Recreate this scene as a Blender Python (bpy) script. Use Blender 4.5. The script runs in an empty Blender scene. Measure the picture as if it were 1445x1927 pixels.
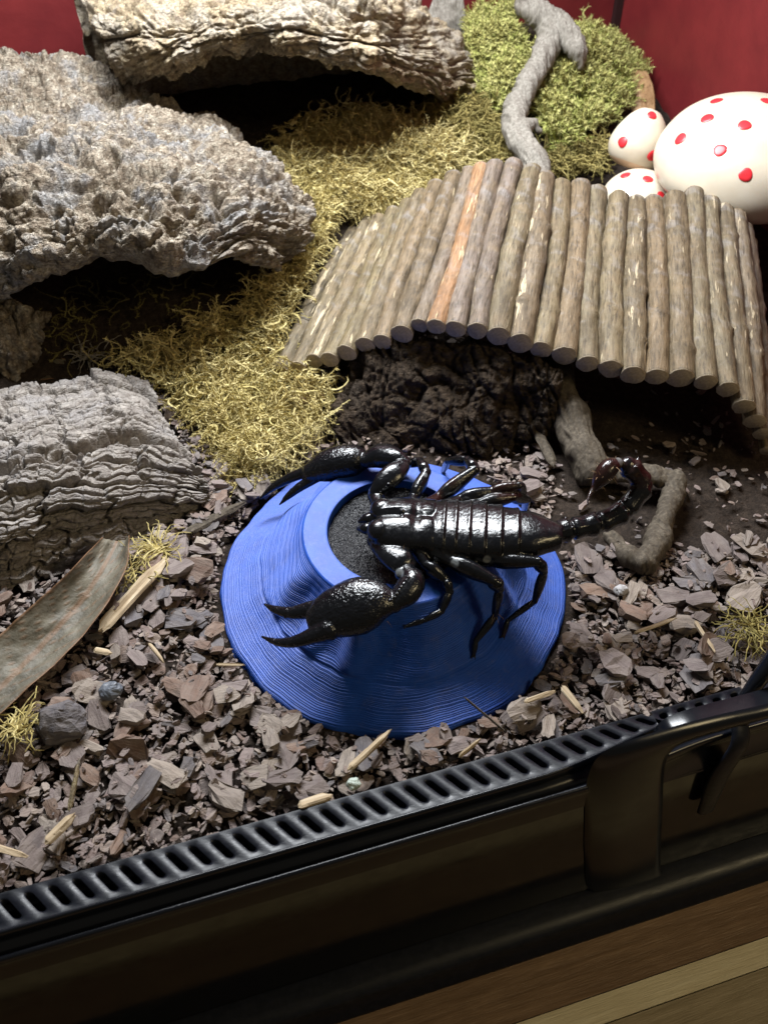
import bpy, bmesh, math, random
import numpy as np
from mathutils import Matrix, Vector

# ------------------------------------------------------------------ camera, light, exposure
random.seed(7)
rng = np.random.default_rng(11)
S = 0.01                                   # everything below is written in centimetres
scene = bpy.context.scene
col = scene.collection
FPX, PITCH, YAW = 1750.0, math.radians(45), math.radians(17)
Fw = np.array([math.sin(YAW)*math.cos(PITCH), math.cos(YAW)*math.cos(PITCH), -math.sin(PITCH)])
Rt = np.array([math.cos(YAW), -math.sin(YAW), 0.0])
Up = np.cross(Rt, Fw)
CAM = np.array([-7.6, -23.1, 29.4])
cd = bpy.data.cameras.new('camera')
cam = bpy.data.objects.new('camera', cd)
col.objects.link(cam)
cam.matrix_world = Matrix(((Rt[0], Up[0], -Fw[0], CAM[0]*S), (Rt[1], Up[1], -Fw[1], CAM[1]*S),
                           (Rt[2], Up[2], -Fw[2], CAM[2]*S), (0, 0, 0, 1)))
cd.sensor_fit = 'VERTICAL'
cd.sensor_height = 36
cd.lens = 36*FPX/1927
cd.dof.use_dof = True
cd.dof.focus_distance = 0.37
cd.dof.aperture_fstop = 20
cd.clip_start = 0.01
cd.clip_end = 50
scene.camera = cam

world = bpy.data.worlds.new('World')
scene.world = world
world.use_nodes = True
world.node_tree.nodes['Background'].inputs[0].default_value = (1.0, 0.93, 0.82, 1)
world.node_tree.nodes['Background'].inputs[1].default_value = 0.085


def area_light(name, loc, target, sx, sy, power, color):
    l = bpy.data.lights.new(name, 'AREA')
    l.shape = 'RECTANGLE'
    l.size = sx*S
    l.size_y = sy*S
    l.energy = power
    l.color = color
    o = bpy.data.objects.new(name, l)
    o.location = Vector(loc)*S
    d = Vector(target)-Vector(loc)
    o.rotation_euler = d.to_track_quat('-Z', 'Y').to_euler()
    col.objects.link(o)
    return o


area_light('tank_lamp', (1, 25, 40), (0, 11, 2), 30, 10, 6.6, (0.93, 0.965, 1.0))
area_light('room_lamp', (70, -75, 90), (0, -10, -5), 30, 30, 4.2, (1.0, 0.80, 0.45))

vs = scene.view_settings
vs.view_transform = 'Standard'
vs.look = 'None'
vs.exposure = 0.0
vs.gamma = 1.0
vs.use_curve_mapping = False


# ------------------------------------------------------------------ geometry helpers
def nrm(v):
    v = np.asarray(v, float)
    return v/np.maximum(np.linalg.norm(v, axis=-1, keepdims=True), 1e-9)


def P(x, y, z):                            # the point at height z seen at photo position x, y
    d = Fw+Rt*(x-722.5)/FPX-Up*(y-963.5)/FPX
    return CAM+d*((z-CAM[2])/d[2])


sight = P


def PY(x, y, Y):
    d = Fw+Rt*(x-722.5)/FPX-Up*(y-963.5)/FPX
    return CAM+d*((Y-CAM[1])/d[1])


def proj(q):
    v = np.asarray(q, float)-CAM
    dz = v@Fw
    return np.stack([722.5+FPX*(v@Rt)/dz, 963.5-FPX*(v@Up)/dz], -1)


def pts(rows):
    return np.array([P(*r) for r in rows])


_perm = rng.permutation(256)
_perm = np.concatenate([_perm, _perm, _perm])
_g = nrm(rng.normal(size=(256, 3)))


def perlin(p):
    p = np.asarray(p, float)
    i = np.floor(p).astype(int)
    f = p-i
    u = f*f*f*(f*(f*6-15)+10)
    i &= 255
    out = 0
    for dx in (0, 1):
        for dy in (0, 1):
            for dz in (0, 1):
                h = _perm[_perm[_perm[(i[..., 0]+dx) & 255]+((i[..., 1]+dy) & 255)]+((i[..., 2]+dz) & 255)]
                w = (u[..., 0] if dx else 1-u[..., 0])*(u[..., 1] if dy else 1-u[..., 1])*(u[..., 2] if dz else 1-u[..., 2])
                out = out+w*np.sum(_g[h]*(f-np.array([dx, dy, dz])), -1)
    return out*1.6


def fbm(p, octaves=4, gain=0.5):
    p = np.asarray(p, float)
    s = 0
    a = 1
    for k in range(octaves):
        s = s+a*perlin(p*2**k+17.3*k)
        a *= gain
    return s


def ridged(p, octaves=4, gain=0.5):
    p = np.asarray(p, float)
    s = 0
    a = 1
    for k in range(octaves):
        s = s+a*(1-2*np.abs(perlin(p*2**k+9.1*k)))
        a *= gain
    return s


def worley(p):
    p = np.asarray(p, float)
    i = np.floor(p).astype(int)
    d1 = np.full(p.shape[:-1], 9.0)
    d2 = d1.copy()
    cid = np.zeros(p.shape[:-1], int)
    for dx in (-1, 0, 1):
        for dy in (-1, 0, 1):
            for dz in (-1, 0, 1):
                c = i+np.array([dx, dy, dz])
                h = _perm[_perm[_perm[c[..., 0] & 255]+(c[..., 1] & 255)]+(c[..., 2] & 255)]
                q = c+0.5+0.48*_g[h]
                d = np.linalg.norm(p-q, axis=-1)
                m = d < d1
                d2 = np.where(m, d1, np.minimum(d2, d))
                cid = np.where(m, h, cid)
                d1 = np.where(m, d, d1)
    return d1, d2, cid


def smooth(a, b, x):
    t = np.clip((np.asarray(x, float)-a)/(b-a), 0, 1)
    return t*t*(3-2*t)


def catmull(a, n, axis=0):
    a = np.moveaxis(np.asarray(a, float), axis, 0)
    m = len(a)
    ext = np.concatenate([[2*a[0]-a[1]], a, [2*a[-1]-a[-2]]])
    t = np.linspace(0, m-1, n)
    k = np.minimum(t.astype(int), m-2)
    f = (t-k).reshape((-1,)+(1,)*(a.ndim-1))
    p0, p1, p2, p3 = ext[k], ext[k+1], ext[k+2], ext[k+3]
    r = 0.5*(2*p1+(p2-p0)*f+(2*p0-5*p1+4*p2-p3)*f**2+(3*p1-p0-3*p2+p3)*f**3)
    return np.moveaxis(r, 0, axis)


def make_mesh(name, V, faces, mats, smooth_shade=True, fm=None, attrs=None):
    """faces: list of integer arrays (k, n), each of one polygon size"""
    me = bpy.data.meshes.new(name)
    V = np.asarray(V, float)*S
    faces = [np.asarray(f, np.int32) for f in faces if len(f)]
    tot = sum(len(f) for f in faces)
    loops = np.concatenate([f.ravel() for f in faces])
    sizes = np.concatenate([np.full(len(f), f.shape[1], np.int32) for f in faces])
    starts = np.concatenate([[0], np.cumsum(sizes)[:-1]]).astype(np.int32)
    me.vertices.add(len(V))
    me.vertices.foreach_set('co', V.astype(np.float32).ravel())
    me.loops.add(len(loops))
    me.loops.foreach_set('vertex_index', loops.astype(np.int32))
    me.polygons.add(tot)
    me.polygons.foreach_set('loop_start', starts)
    me.polygons.foreach_set('loop_total', sizes)
    me.polygons.foreach_set('use_smooth', np.full(tot, bool(smooth_shade)))
    if fm is not None:
        me.polygons.foreach_set('material_index', np.asarray(fm, np.int32))
    for k, a in (attrs or {}).items():
        at = me.attributes.new(k, 'FLOAT', 'POINT')
        at.data.foreach_set('value', np.asarray(a, np.float32))
    me.update(calc_edges=True)
    me.validate()
    for m in (mats if isinstance(mats, (list, tuple)) else [mats]):
        me.materials.append(m)
    return me


BASE = {}


def tag(o, label=None, cat=None, group=None, kind=None):
    for k, v in (('label', label), ('category', cat), ('group', group), ('kind', kind)):
        if v:
            o[k] = v
    return o


def link(name, me, parent=None, loc=(0, 0, 0), rot=None):
    o = bpy.data.objects.new(name, me)
    col.objects.link(o)
    loc = np.asarray(loc, float)
    BASE[o.name] = loc
    rel = loc.copy()
    if parent is not None:
        o.parent = parent
        rel = loc-BASE[parent.name]
    m = Matrix.Identity(4) if rot is None else Matrix([[*r, 0] for r in np.asarray(rot).tolist()]+[[0, 0, 0, 1]])
    m.translation = Vector((rel*S).tolist())
    o.matrix_basis = m
    return o


def empty(name, loc):
    o = link(name, None, None, loc)
    o.empty_display_size = 0.01
    return o


def build(name, V, faces, mats, parent=None, base=None, **kw):
    """V in world centimetres; base = the object's own origin"""
    V = np.asarray(V, float)
    if base is None:
        base = BASE[parent.name] if parent is not None else np.array([*V[:, :2].mean(0), V[:, 2].min()])
    return link(name, make_mesh(name, V-np.asarray(base), faces, mats, **kw), parent, base)


def grid_faces(nv, nu, off=0, wrap=False, flip=False):
    j, i = np.meshgrid(np.arange(nv-1), np.arange(nu if wrap else nu-1), indexing='ij')
    i2 = (i+1) % nu
    a, b, c, d = j*nu+i, j*nu+i2, (j+1)*nu+i2, (j+1)*nu+i
    f = np.stack([a, b, c, d], -1).reshape(-1, 4)+off
    return f[:, ::-1] if flip else f


def grid_normals(G):
    du = np.gradient(G, axis=1)
    dv = np.gradient(G, axis=0)
    n = nrm(np.cross(du, dv))
    return -n if n[..., 2].mean() < 0 else n


def loft(secs, nv, nu):
    return catmull(catmull(np.asarray(secs, float), nv, 0), nu, 1)


def slab(G, outer, inner, n=None):
    """closed shell: outer and inner are displacement arrays along the grid's normals"""
    n = grid_normals(G) if n is None else n
    nv, nu = G.shape[:2]
    A = (G+n*outer[..., None]).reshape(-1, 3)
    B = (G+n*inner[..., None]).reshape(-1, 3)
    N = nv*nu
    du = np.cross(G[0, 1]-G[0, 0], G[1, 0]-G[0, 0])
    fl = du[2] < 0
    f1 = grid_faces(nv, nu, 0, flip=fl)
    f2 = grid_faces(nv, nu, N, flip=not fl)
    idx = np.arange(N).reshape(nv, nu)
    ring = np.concatenate([idx[0, :-1], idx[:-1, -1], idx[-1, :0:-1], idx[:0:-1, 0]])
    r2 = np.roll(ring, -1)
    f3 = np.stack([ring, ring+N, r2+N, r2], -1)
    if fl:
        f3 = f3[:, ::-1]
    return np.concatenate([A, B]), [np.concatenate([f1, f2, f3])]


def sweep(path, rs, ru=None, up=(0, 0, 1), M=12, sub=5, cap=True):
    """closed tube along a path: rs half width sideways, ru half width upwards"""
    path = np.asarray(path, float)
    m = len(path)
    rs = np.broadcast_to(np.asarray(rs, float), (m,))
    ru = rs if ru is None else np.broadcast_to(np.asarray(ru, float), (m,))
    n = (m-1)*sub+1
    if m > 2 or sub > 1:
        path, rs, ru = catmull(path, n), np.maximum(catmull(rs, n), 0.004), np.maximum(catmull(ru, n), 0.004)
    t = nrm(np.gradient(path, axis=0))
    if cap:
        hs, hv = [], []
        for e, s in ((0, -1), (-1, 1)):
            r = min(rs[e], ru[e])
            hs.append([(path[e]+s*t[e]*r*math.sin(a), rs[e]*math.cos(a), ru[e]*math.cos(a), t[e]) for a in (0.5, 0.95, 1.35)])
        a, b = hs[0][::-1], hs[1]
        path = np.concatenate([[q[0] for q in a], path, [q[0] for q in b]])
        rs = np.concatenate([[q[1] for q in a], rs, [q[1] for q in b]])
        ru = np.concatenate([[q[2] for q in a], ru, [q[2] for q in b]])
        t = np.concatenate([[q[3] for q in a], t, [q[3] for q in b]])
    side = nrm(np.cross(t, np.asarray(up, float)))
    upv = np.cross(side, t)
    th = np.arange(M)*2*math.pi/M
    V = path[:, None]+rs[:, None, None]*np.cos(th)[None, :, None]*side[:, None]+ru[:, None, None]*np.sin(th)[None, :, None]*upv[:, None]
    K = len(path)
    V = np.concatenate([V.reshape(-1, 3), [path[0]-t[0]*0.02*rs[0], path[-1]+t[-1]*0.02*rs[-1]]])
    q = grid_faces(K, M, wrap=True)
    i = np.arange(M)
    j = (i+1) % M
    tri = np.concatenate([np.stack([np.full(M, K*M), j, i], -1), np.stack([np.full(M, K*M+1), (K-1)*M+i, (K-1)*M+j], -1)])
    return V, q, tri


def ellipsoid(c, ax, M=18, N=12):
    """ax: three axis vectors (rows)"""
    ax = np.asarray(ax, float)
    ph = np.linspace(0.12, math.pi-0.12, N)
    th = np.arange(M)*2*math.pi/M
    u = np.stack([np.sin(ph)[:, None]*np.cos(th), np.sin(ph)[:, None]*np.sin(th), np.cos(ph)[:, None]*np.ones(M)], -1).reshape(-1, 3)
    V = np.concatenate([u, [[0, 0, 1], [0, 0, -1]]])@ax+np.asarray(c)
    q = grid_faces(N, M, wrap=True)
    i = np.arange(M)
    j = (i+1) % M
    tri = np.concatenate([np.stack([np.full(M, N*M), j, i][::-1], -1), np.stack([np.full(M, N*M+1), (N-1)*M+j, (N-1)*M+i][::-1], -1)])
    return V, q, tri


def join(parts):
    V, Q, T = [], [], []
    o = 0
    for v, q, t in parts:
        V.append(v)
        Q.append(q+o)
        T.append(t+o)
        o += len(v)
    return np.concatenate(V), np.concatenate(Q), np.concatenate(T)


def remeshed(parts, voxel, iters=0):
    """join closed pieces into one continuous skin"""
    V, Q, T = join(parts)
    me = bpy.data.meshes.new('skin')
    me.from_pydata(V.tolist(), [], Q.tolist()+T.tolist())
    o = bpy.data.objects.new('skin', me)
    col.objects.link(o)
    md = o.modifiers.new('r', 'REMESH')
    md.mode = 'VOXEL'
    md.voxel_size = voxel
    if iters:
        sm = o.modifiers.new('s', 'SMOOTH')
        sm.factor = 0.5
        sm.iterations = iters
    ev = o.evaluated_get(bpy.context.evaluated_depsgraph_get())
    m2 = ev.to_mesh()
    V = np.empty(len(m2.vertices)*3)
    m2.vertices.foreach_get('co', V)
    lt = np.empty(len(m2.polygons), int)
    m2.polygons.foreach_get('loop_total', lt)
    li = np.empty(len(m2.loops), int)
    m2.loops.foreach_get('vertex_index', li)
    ls = np.empty(len(m2.polygons), int)
    m2.polygons.foreach_get('loop_start', ls)
    nr = np.empty(len(m2.vertices)*3)
    m2.vertices.foreach_get('normal', nr)
    F = []
    for k in (3, 4):
        w = ls[lt == k]
        if len(w):
            F.append(li[w[:, None]+np.arange(k)])
    ev.to_mesh_clear()
    bpy.data.objects.remove(o)
    bpy.data.meshes.remove(me)
    return V.reshape(-1, 3), F, nr.reshape(-1, 3)


def strands(PT, R, M=3):
    """PT (N,K,3) centre lines, R (N,K) radii -> one open-ended tube each"""
    N, K = PT.shape[:2]
    t = nrm(np.gradient(PT, axis=1))
    ref = np.where(np.abs(t[..., 2:3]) > 0.85, np.array([1.0, 0, 0]), np.array([0, 0, 1.0]))
    s = nrm(np.cross(t, ref))
    u = np.cross(s, t)
    th = np.arange(M)*2*math.pi/M
    V = PT[:, :, None]+R[:, :, None, None]*(np.cos(th)[None, None, :, None]*s[:, :, None]+np.sin(th)[None, None, :, None]*u[:, :, None])
    q = grid_faces(K, M, wrap=True)
    F = (q[None]+(np.arange(N)*K*M)[:, None, None]).reshape(-1, 4)
    return V.reshape(-1, 3), F, s, u, t


def in_poly(q, poly):
    x, y = q[..., 0], q[..., 1]
    r = np.zeros(x.shape, bool)
    n = len(poly)
    for i in range(n):
        (x1, y1), (x2, y2) = poly[i], poly[(i+1) % n]
        c = ((y1 > y) != (y2 > y)) & (x < (x2-x1)*(y-y1)/((y2-y1) or 1e-9)+x1)
        r ^= c
    return r


# ------------------------------------------------------------------ materials
class NT:
    def __init__(s, name):
        s.m = bpy.data.materials.new(name)
        s.m.use_nodes = True
        s.t = s.m.node_tree
        s.b = s.t.nodes['Principled BSDF']
        tc = s.n('ShaderNodeTexCoord')
        mp = s.n('ShaderNodeMapping')
        mp.inputs['Scale'].default_value = (100, 100, 100)
        s.l(tc.outputs['Object'], mp.inputs[0])
        s.co = mp.outputs[0]

    def n(s, k, **kw):
        q = s.t.nodes.new(k)
        for a, v in kw.items():
            setattr(q, a, v)
        return q

    def l(s, a, b):
        s.t.links.new(a, b)

    def stretch(s, sc):
        mp = s.n('ShaderNodeMapping')
        mp.inputs['Scale'].default_value = sc
        s.l(s.co, mp.inputs[0])
        return mp.outputs[0]

    def noise(s, scale, detail=4, rough=0.55, dist=0.0, co=None):
        q = s.n('ShaderNodeTexNoise')
        q.inputs['Scale'].default_value = scale
        q.inputs['Detail'].default_value = detail
        q.inputs['Roughness'].default_value = rough
        q.inputs['Distortion'].default_value = dist
        s.l(co or s.co, q.inputs['Vector'])
        return q.outputs[0]

    def voro(s, scale, feature='F1', out='Distance', co=None, rand=1.0):
        q = s.n('ShaderNodeTexVoronoi', feature=feature)
        q.inputs['Scale'].default_value = scale
        q.inputs['Randomness'].default_value = rand
        s.l(co or s.co, q.inputs['Vector'])
        return q.outputs[out]

    def ramp(s, fac, stops):
        q = s.n('ShaderNodeValToRGB')
        e = q.color_ramp.elements
        while len(e) < len(stops):
            e.new(0.5)
        for el, (p, c) in zip(e, stops):
            el.position = p
            c = (c, c, c) if isinstance(c, (int, float)) else c
            el.color = (*c, 1)
        s.l(fac, q.inputs[0])
        return q.outputs[0]

    def mix(s, f, a, b, mode='MIX'):
        q = s.n('ShaderNodeMix', data_type='RGBA', blend_type=mode)
        for sock, v in ((q.inputs[0], f), (q.inputs[6], a), (q.inputs[7], b)):
            if isinstance(v, (int, float)):
                sock.default_value = v
            elif isinstance(v, tuple):
                sock.default_value = (*v, 1)
            else:
                s.l(v, sock)
        return q.outputs[2]

    def math(s, op, a, b=0.0):
        q = s.n('ShaderNodeMath', operation=op)
        for sock, v in zip(q.inputs, (a, b)):
            if isinstance(v, (int, float)):
                sock.default_value = v
            else:
                s.l(v, sock)
        return q.outputs[0]

    def attr(s, name):
        return s.n('ShaderNodeAttribute', attribute_name=name).outputs['Fac']

    def rand(s):
        return s.n('ShaderNodeObjectInfo').outputs['Random']

    def bump(s, *layers):
        """layers: (height socket, depth in cm, strength)"""
        prev = None
        for h, d, st in layers:
            q = s.n('ShaderNodeBump')
            q.inputs['Distance'].default_value = d*S
            q.inputs['Strength'].default_value = st
            s.l(h, q.inputs['Height'])
            if prev:
                s.l(prev, q.inputs['Normal'])
            prev = q.outputs[0]
        s.l(prev, s.b.inputs['Normal'])

    def set(s, color=None, rough=None, **kw):
        for k, v in (('Base Color', color), ('Roughness', rough), *kw.items()):
            if v is None:
                continue
            i = s.b.inputs[k.replace('_', ' ')]
            if isinstance(v, tuple):
                i.default_value = (*v, 1)
            elif isinstance(v, (int, float)):
                i.default_value = v
            else:
                s.l(v, i)
        return s.m


def mat_plain(name, color, rough=0.5, spec=0.5, bump=None, vary=0.15, vscale=3.0):
    t = NT(name)
    n = t.noise(vscale, 5)
    c = t.mix(t.ramp(n, [(0.3, 0.0), (0.7, 1.0)]), tuple(x*(1-vary) for x in color), tuple(min(1, x*(1+vary)) for x in color))
    if bump:
        t.bump((t.noise(bump[0], 4), bump[1], 1.0))
    return t.set(c, rough, Specular_IOR_Level=spec)


def mat_cork(name, tones, grey, fine=1.0, crack=0.9):
    t = NT(name)
    n1 = t.noise(0.45, 5, 0.6, 0.6)
    n2 = t.noise(2.2, 6, 0.65, 0.4)
    n3 = t.noise(9.0, 4, 0.6)
    c = t.ramp(n2, [(0.30, tones[0]), (0.45, tones[1]), (0.58, tones[2]), (0.72, tones[3])])
    c = t.mix(t.ramp(n1, [(0.48, 0.0), (0.62, 0.75)]), c, grey)
    c = t.mix(t.ramp(n3, [(0.35, 0.55), (0.6, 0.0)]), c, tones[0])
    cr = t.voro(4.2*fine, 'DISTANCE_TO_EDGE', co=t.stretch((0.45, 1.3, 1.0)))
    cr = t.ramp(cr, [(0.0, 0.0), (0.11, 1.0)])
    cr2 = t.voro(11*fine, 'DISTANCE_TO_EDGE', co=t.stretch((1.0, 0.55, 1.0)))
    cr2 = t.ramp(cr2, [(0.0, 0.0), (0.14, 1.0)])
    t.bump((cr, 0.07, crack), (cr2, 0.04, crack*0.9), (t.noise(14, 5, 0.7), 0.06, min(1.0, crack*1.1)))
    return t.set(c, 0.9, Specular_IOR_Level=0.2)


M_cork = mat_cork('cork_pale', [(0.09, 0.066, 0.047), (0.25, 0.20, 0.148), (0.40, 0.345, 0.27), (0.54, 0.485, 0.395)], (0.29, 0.295, 0.305))
M_cork2 = mat_cork('cork_ochre', [(0.17, 0.12, 0.08), (0.36, 0.28, 0.18), (0.54, 0.45, 0.30), (0.62, 0.54, 0.40)], (0.44, 0.40, 0.34), 1.2)
M_fir = mat_cork('bark_grey', [(0.11, 0.092, 0.08), (0.20, 0.178, 0.16), (0.28, 0.255, 0.23), (0.37, 0.335, 0.30)], (0.24, 0.225, 0.22), 0.7, 0.45)


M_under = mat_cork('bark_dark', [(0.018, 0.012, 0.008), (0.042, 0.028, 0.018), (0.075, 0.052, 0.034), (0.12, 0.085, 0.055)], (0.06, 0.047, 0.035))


def mat_chip(name, tones):
    t = NT(name)
    r = t.math('ADD', t.rand(), t.attr('tint'))
    r = t.math('FRACT', r)
    base = t.ramp(r, [(i/(len(tones)-1), c) for i, c in enumerate(tones)])
    n = t.noise(3.0, 5, 0.6)
    fib = t.noise(7.0, 4, 0.6, 0.3, t.stretch((0.3, 2.2, 2.0)))
    c = t.mix(t.ramp(n, [(0.35, 0.0), (0.75, 0.4)]), base, (0.27, 0.235, 0.205))
    c = t.mix(t.ramp(fib, [(0.35, 0.45), (0.55, 0.0)]), c, (0.06, 0.045, 0.04))
    t.bump((fib, 0.05, 0.8), (t.noise(16, 4, 0.7), 0.03, 0.9))
    return t.set(c, 0.75, Specular_IOR_Level=0.35)


M_chip = {
    'mauve grey': mat_chip('chip_mauve', [(0.125, 0.096, 0.09), (0.175, 0.138, 0.13), (0.10, 0.077, 0.073), (0.15, 0.118, 0.11)]),
    'rusty brown': mat_chip('chip_brown', [(0.13, 0.075, 0.05), (0.17, 0.108, 0.08), (0.11, 0.065, 0.047), (0.155, 0.095, 0.065)]),
    'pale taupe': mat_chip('chip_taupe', [(0.23, 0.188, 0.155), (0.18, 0.147, 0.125), (0.27, 0.222, 0.182), (0.20, 0.165, 0.138)]),
    'charcoal': mat_chip('chip_dark', [(0.075, 0.07, 0.078), (0.11, 0.10, 0.11), (0.06, 0.055, 0.06), (0.13, 0.115, 0.12)]),
}
M_litter = mat_chip('chip_litter', [(0.15, 0.11, 0.10), (0.22, 0.17, 0.16), (0.12, 0.075, 0.06), (0.30, 0.24, 0.20), (0.09, 0.08, 0.085), (0.24, 0.18, 0.15)])
M_splinter = None


def mat_wood(name, a, b, c, along='x', rough=0.75, sc=1.0):
    t = NT(name)
    st = {'x': (0.12, 1.6, 1.6), 'z': (1.6, 1.6, 0.12)}[along]
    co = t.stretch(tuple(v*sc for v in st))
    n = t.noise(3.5, 6, 0.65, 0.25, co)
    q = t.ramp(n, [(0.28, a), (0.5, b), (0.72, c)])
    q = t.mix(t.ramp(t.noise(1.3, 4), [(0.4, 0.0), (0.7, 0.35)]), q, a)
    t.bump((n, 0.06, 0.8), (t.noise(20, 3, 0.7, 0, co), 0.02, 0.8))
    return t.set(q, rough, Specular_IOR_Level=0.3)


M_splinter = mat_wood('wood_pale', (0.20, 0.14, 0.08), (0.40, 0.31, 0.20), (0.52, 0.44, 0.32))
M_drift = mat_wood('driftwood', (0.10, 0.087, 0.07), (0.21, 0.19, 0.16), (0.33, 0.305, 0.265), 'z', sc=1.4)
M_darkwood_shade = mat_wood('darkwood_shade', (0.03, 0.023, 0.016), (0.07, 0.055, 0.038), (0.14, 0.115, 0.085), 'z', sc=1.2)  # dark wood; on the branch end under the bridge it colours in the shade


def mat_stick(name, tones, peel, amount):
    t = NT(name)
    co = t.stretch((1.0, 1.0, 0.14))
    off = t.n('ShaderNodeVectorMath', operation='ADD')
    cmb = t.n('ShaderNodeCombineXYZ')
    r = t.math('MULTIPLY', t.rand(), 57.0)
    for i in range(3):
        t.l(r, cmb.inputs[i])
    t.l(co, off.inputs[0])
    t.l(cmb.outputs[0], off.inputs[1])
    co = off.outputs[0]
    base = t.ramp(t.rand(), [(i/(len(tones)-1), c) for i, c in enumerate(tones)])
    n = t.noise(2.2, 5, 0.6, 0.3, co)
    c = t.mix(t.ramp(n, [(0.35, 0.0), (0.68, 0.85)]), base, tuple(x*0.55 for x in tones[0]))
    blot = t.noise(1.1, 4, 0.6)
    c = t.mix(t.ramp(blot, [(0.45, 0.0), (0.65, 0.5)]), c, tones[-1])
    pl = t.noise(3.4, 4, 0.55, 0.2, co)
    pm = t.ramp(pl, [(amount, 0.0), (amount+0.03, 1.0)])
    c = t.mix(pm, c, peel)
    sp = t.ramp(t.voro(7.0), [(0.04, 0.6), (0.10, 0.0)])
    c = t.mix(sp, c, (0.36, 0.30, 0.22))
    c = t.mix(t.ramp(t.noise(0.9, 3, 0.6, 0.8), [(0.52, 0.0), (0.7, 0.4)]), c, (0.24, 0.23, 0.23))
    fine = t.noise(9.0, 5, 0.7, 0.2, co)
    c = t.mix(t.ramp(fine, [(0.36, 0.8), (0.50, 0.0)]), c, tuple(x*0.35 for x in tones[0]))
    c = t.mix(t.ramp(fine, [(0.58, 0.0), (0.72, 0.4)]), c, (0.40, 0.34, 0.25))
    t.bump((n, 0.06, 0.8), (fine, 0.05, 0.9), (t.noise(18, 4, 0.7), 0.03, 0.9), (pm, 0.04, 0.6))
    return t.set(c, t.ramp(n, [(0.3, 0.42), (0.7, 0.7)]), Specular_IOR_Level=0.4)


STICK_T = [(0.11, 0.075, 0.038), (0.18, 0.135, 0.085), (0.165, 0.132, 0.055), (0.155, 0.12, 0.10), (0.22, 0.165, 0.092), (0.13, 0.112, 0.066), (0.19, 0.132, 0.072)]
M_stick = mat_stick('stick_bark', STICK_T, (0.40, 0.32, 0.20), 0.675)
M_stick_peel = mat_stick('stick_bark_peeling', STICK_T, (0.44, 0.355, 0.23), 0.60)
M_stick_or = mat_stick('stick_orange', [(0.26, 0.135, 0.06), (0.34, 0.16, 0.06), (0.22, 0.15, 0.09)], (0.46, 0.33, 0.19), 0.60)
tt = NT('stick_end')
ring = tt.voro(1.0, 'F1')
M_end = tt.set(tt.mix(tt.ramp(tt.noise(9, 4), [(0.3, 0.0), (0.7, 1.0)]), (0.24, 0.19, 0.13), (0.40, 0.325, 0.23)), 0.85)


def mat_moss(name, tones):
    t = NT(name)
    c = t.ramp(t.attr('tint'), [(i/(len(tones)-1), q) for i, q in enumerate(tones)])
    m = t.set(c, 0.75, Specular_IOR_Level=0.25)
    t.b.inputs['Subsurface Weight'].default_value = 0.0
    return m


M_moss_y = mat_moss('moss_yellow', [(0.12, 0.09, 0.036), (0.28, 0.225, 0.08), (0.44, 0.365, 0.14), (0.57, 0.49, 0.24), (0.34, 0.265, 0.095)])
M_moss_g = mat_moss('moss_green', [(0.11, 0.115, 0.025), (0.23, 0.245, 0.055), (0.34, 0.355, 0.10), (0.42, 0.40, 0.15), (0.28, 0.26, 0.08)])
M_moss_d = mat_moss('moss_olive', [(0.08, 0.065, 0.025), (0.18, 0.15, 0.045), (0.30, 0.24, 0.08)])

# soil
t = NT('soil')
t.bump((t.noise(2.5, 6, 0.7), 0.35, 1.0), (t.noise(9, 5, 0.7), 0.12, 1.0))
M_soil = t.set(t.ramp(t.noise(3.5, 6, 0.7), [(0.3, (0.018, 0.013, 0.010)), (0.55, (0.045, 0.032, 0.024)), (0.75, (0.09, 0.066, 0.05))]), 0.95, Specular_IOR_Level=0.2)

# red back panel
t = NT('red_panel')
t.bump((t.noise(1.2, 3), 0.05, 0.4))
M_red = t.set(t.mix(t.ramp(t.noise(0.35, 5, 0.6), [(0.3, 0.0), (0.7, 1.0)]), (0.115, 0.010, 0.012), (0.165, 0.016, 0.017)), 0.5)

# blue printed plastic
t = NT('blue_plastic')
sp = t.voro(30.0, 'F1', 'Color')
spk = t.ramp(t.math('MULTIPLY', t.voro(26.0), 1.0), [(0.10, 1.0), (0.22, 0.0)])
c = t.mix(t.ramp(t.noise(1.2, 4), [(0.35, 0.0), (0.7, 1.0)]), (0.006, 0.050, 0.30), (0.010, 0.070, 0.39))
c = t.mix(t.math('MULTIPLY', spk, 0.22), c, (0.10, 0.22, 0.75))
c = t.mix(t.ramp(t.noise(2.6, 6, 0.7, 0.5), [(0.52, 0.0), (0.72, 0.16)]), c, (0.20, 0.20, 0.22))
t.bump((t.noise(38, 3, 0.6), 0.012, 0.6))
M_blue = t.set(c, t.ramp(t.noise(45, 2), [(0.35, 0.38), (0.65, 0.6)]), Specular_IOR_Level=0.35)

# black granules in the dish
t = NT('wet_black')
t.bump((t.voro(14), 0.05, 1.0), (t.noise(30, 3), 0.03, 1.0))
M_sponge = t.set((0.005, 0.005, 0.007), t.ramp(t.noise(20, 3), [(0.3, 0.15), (0.7, 0.45)]))

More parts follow.
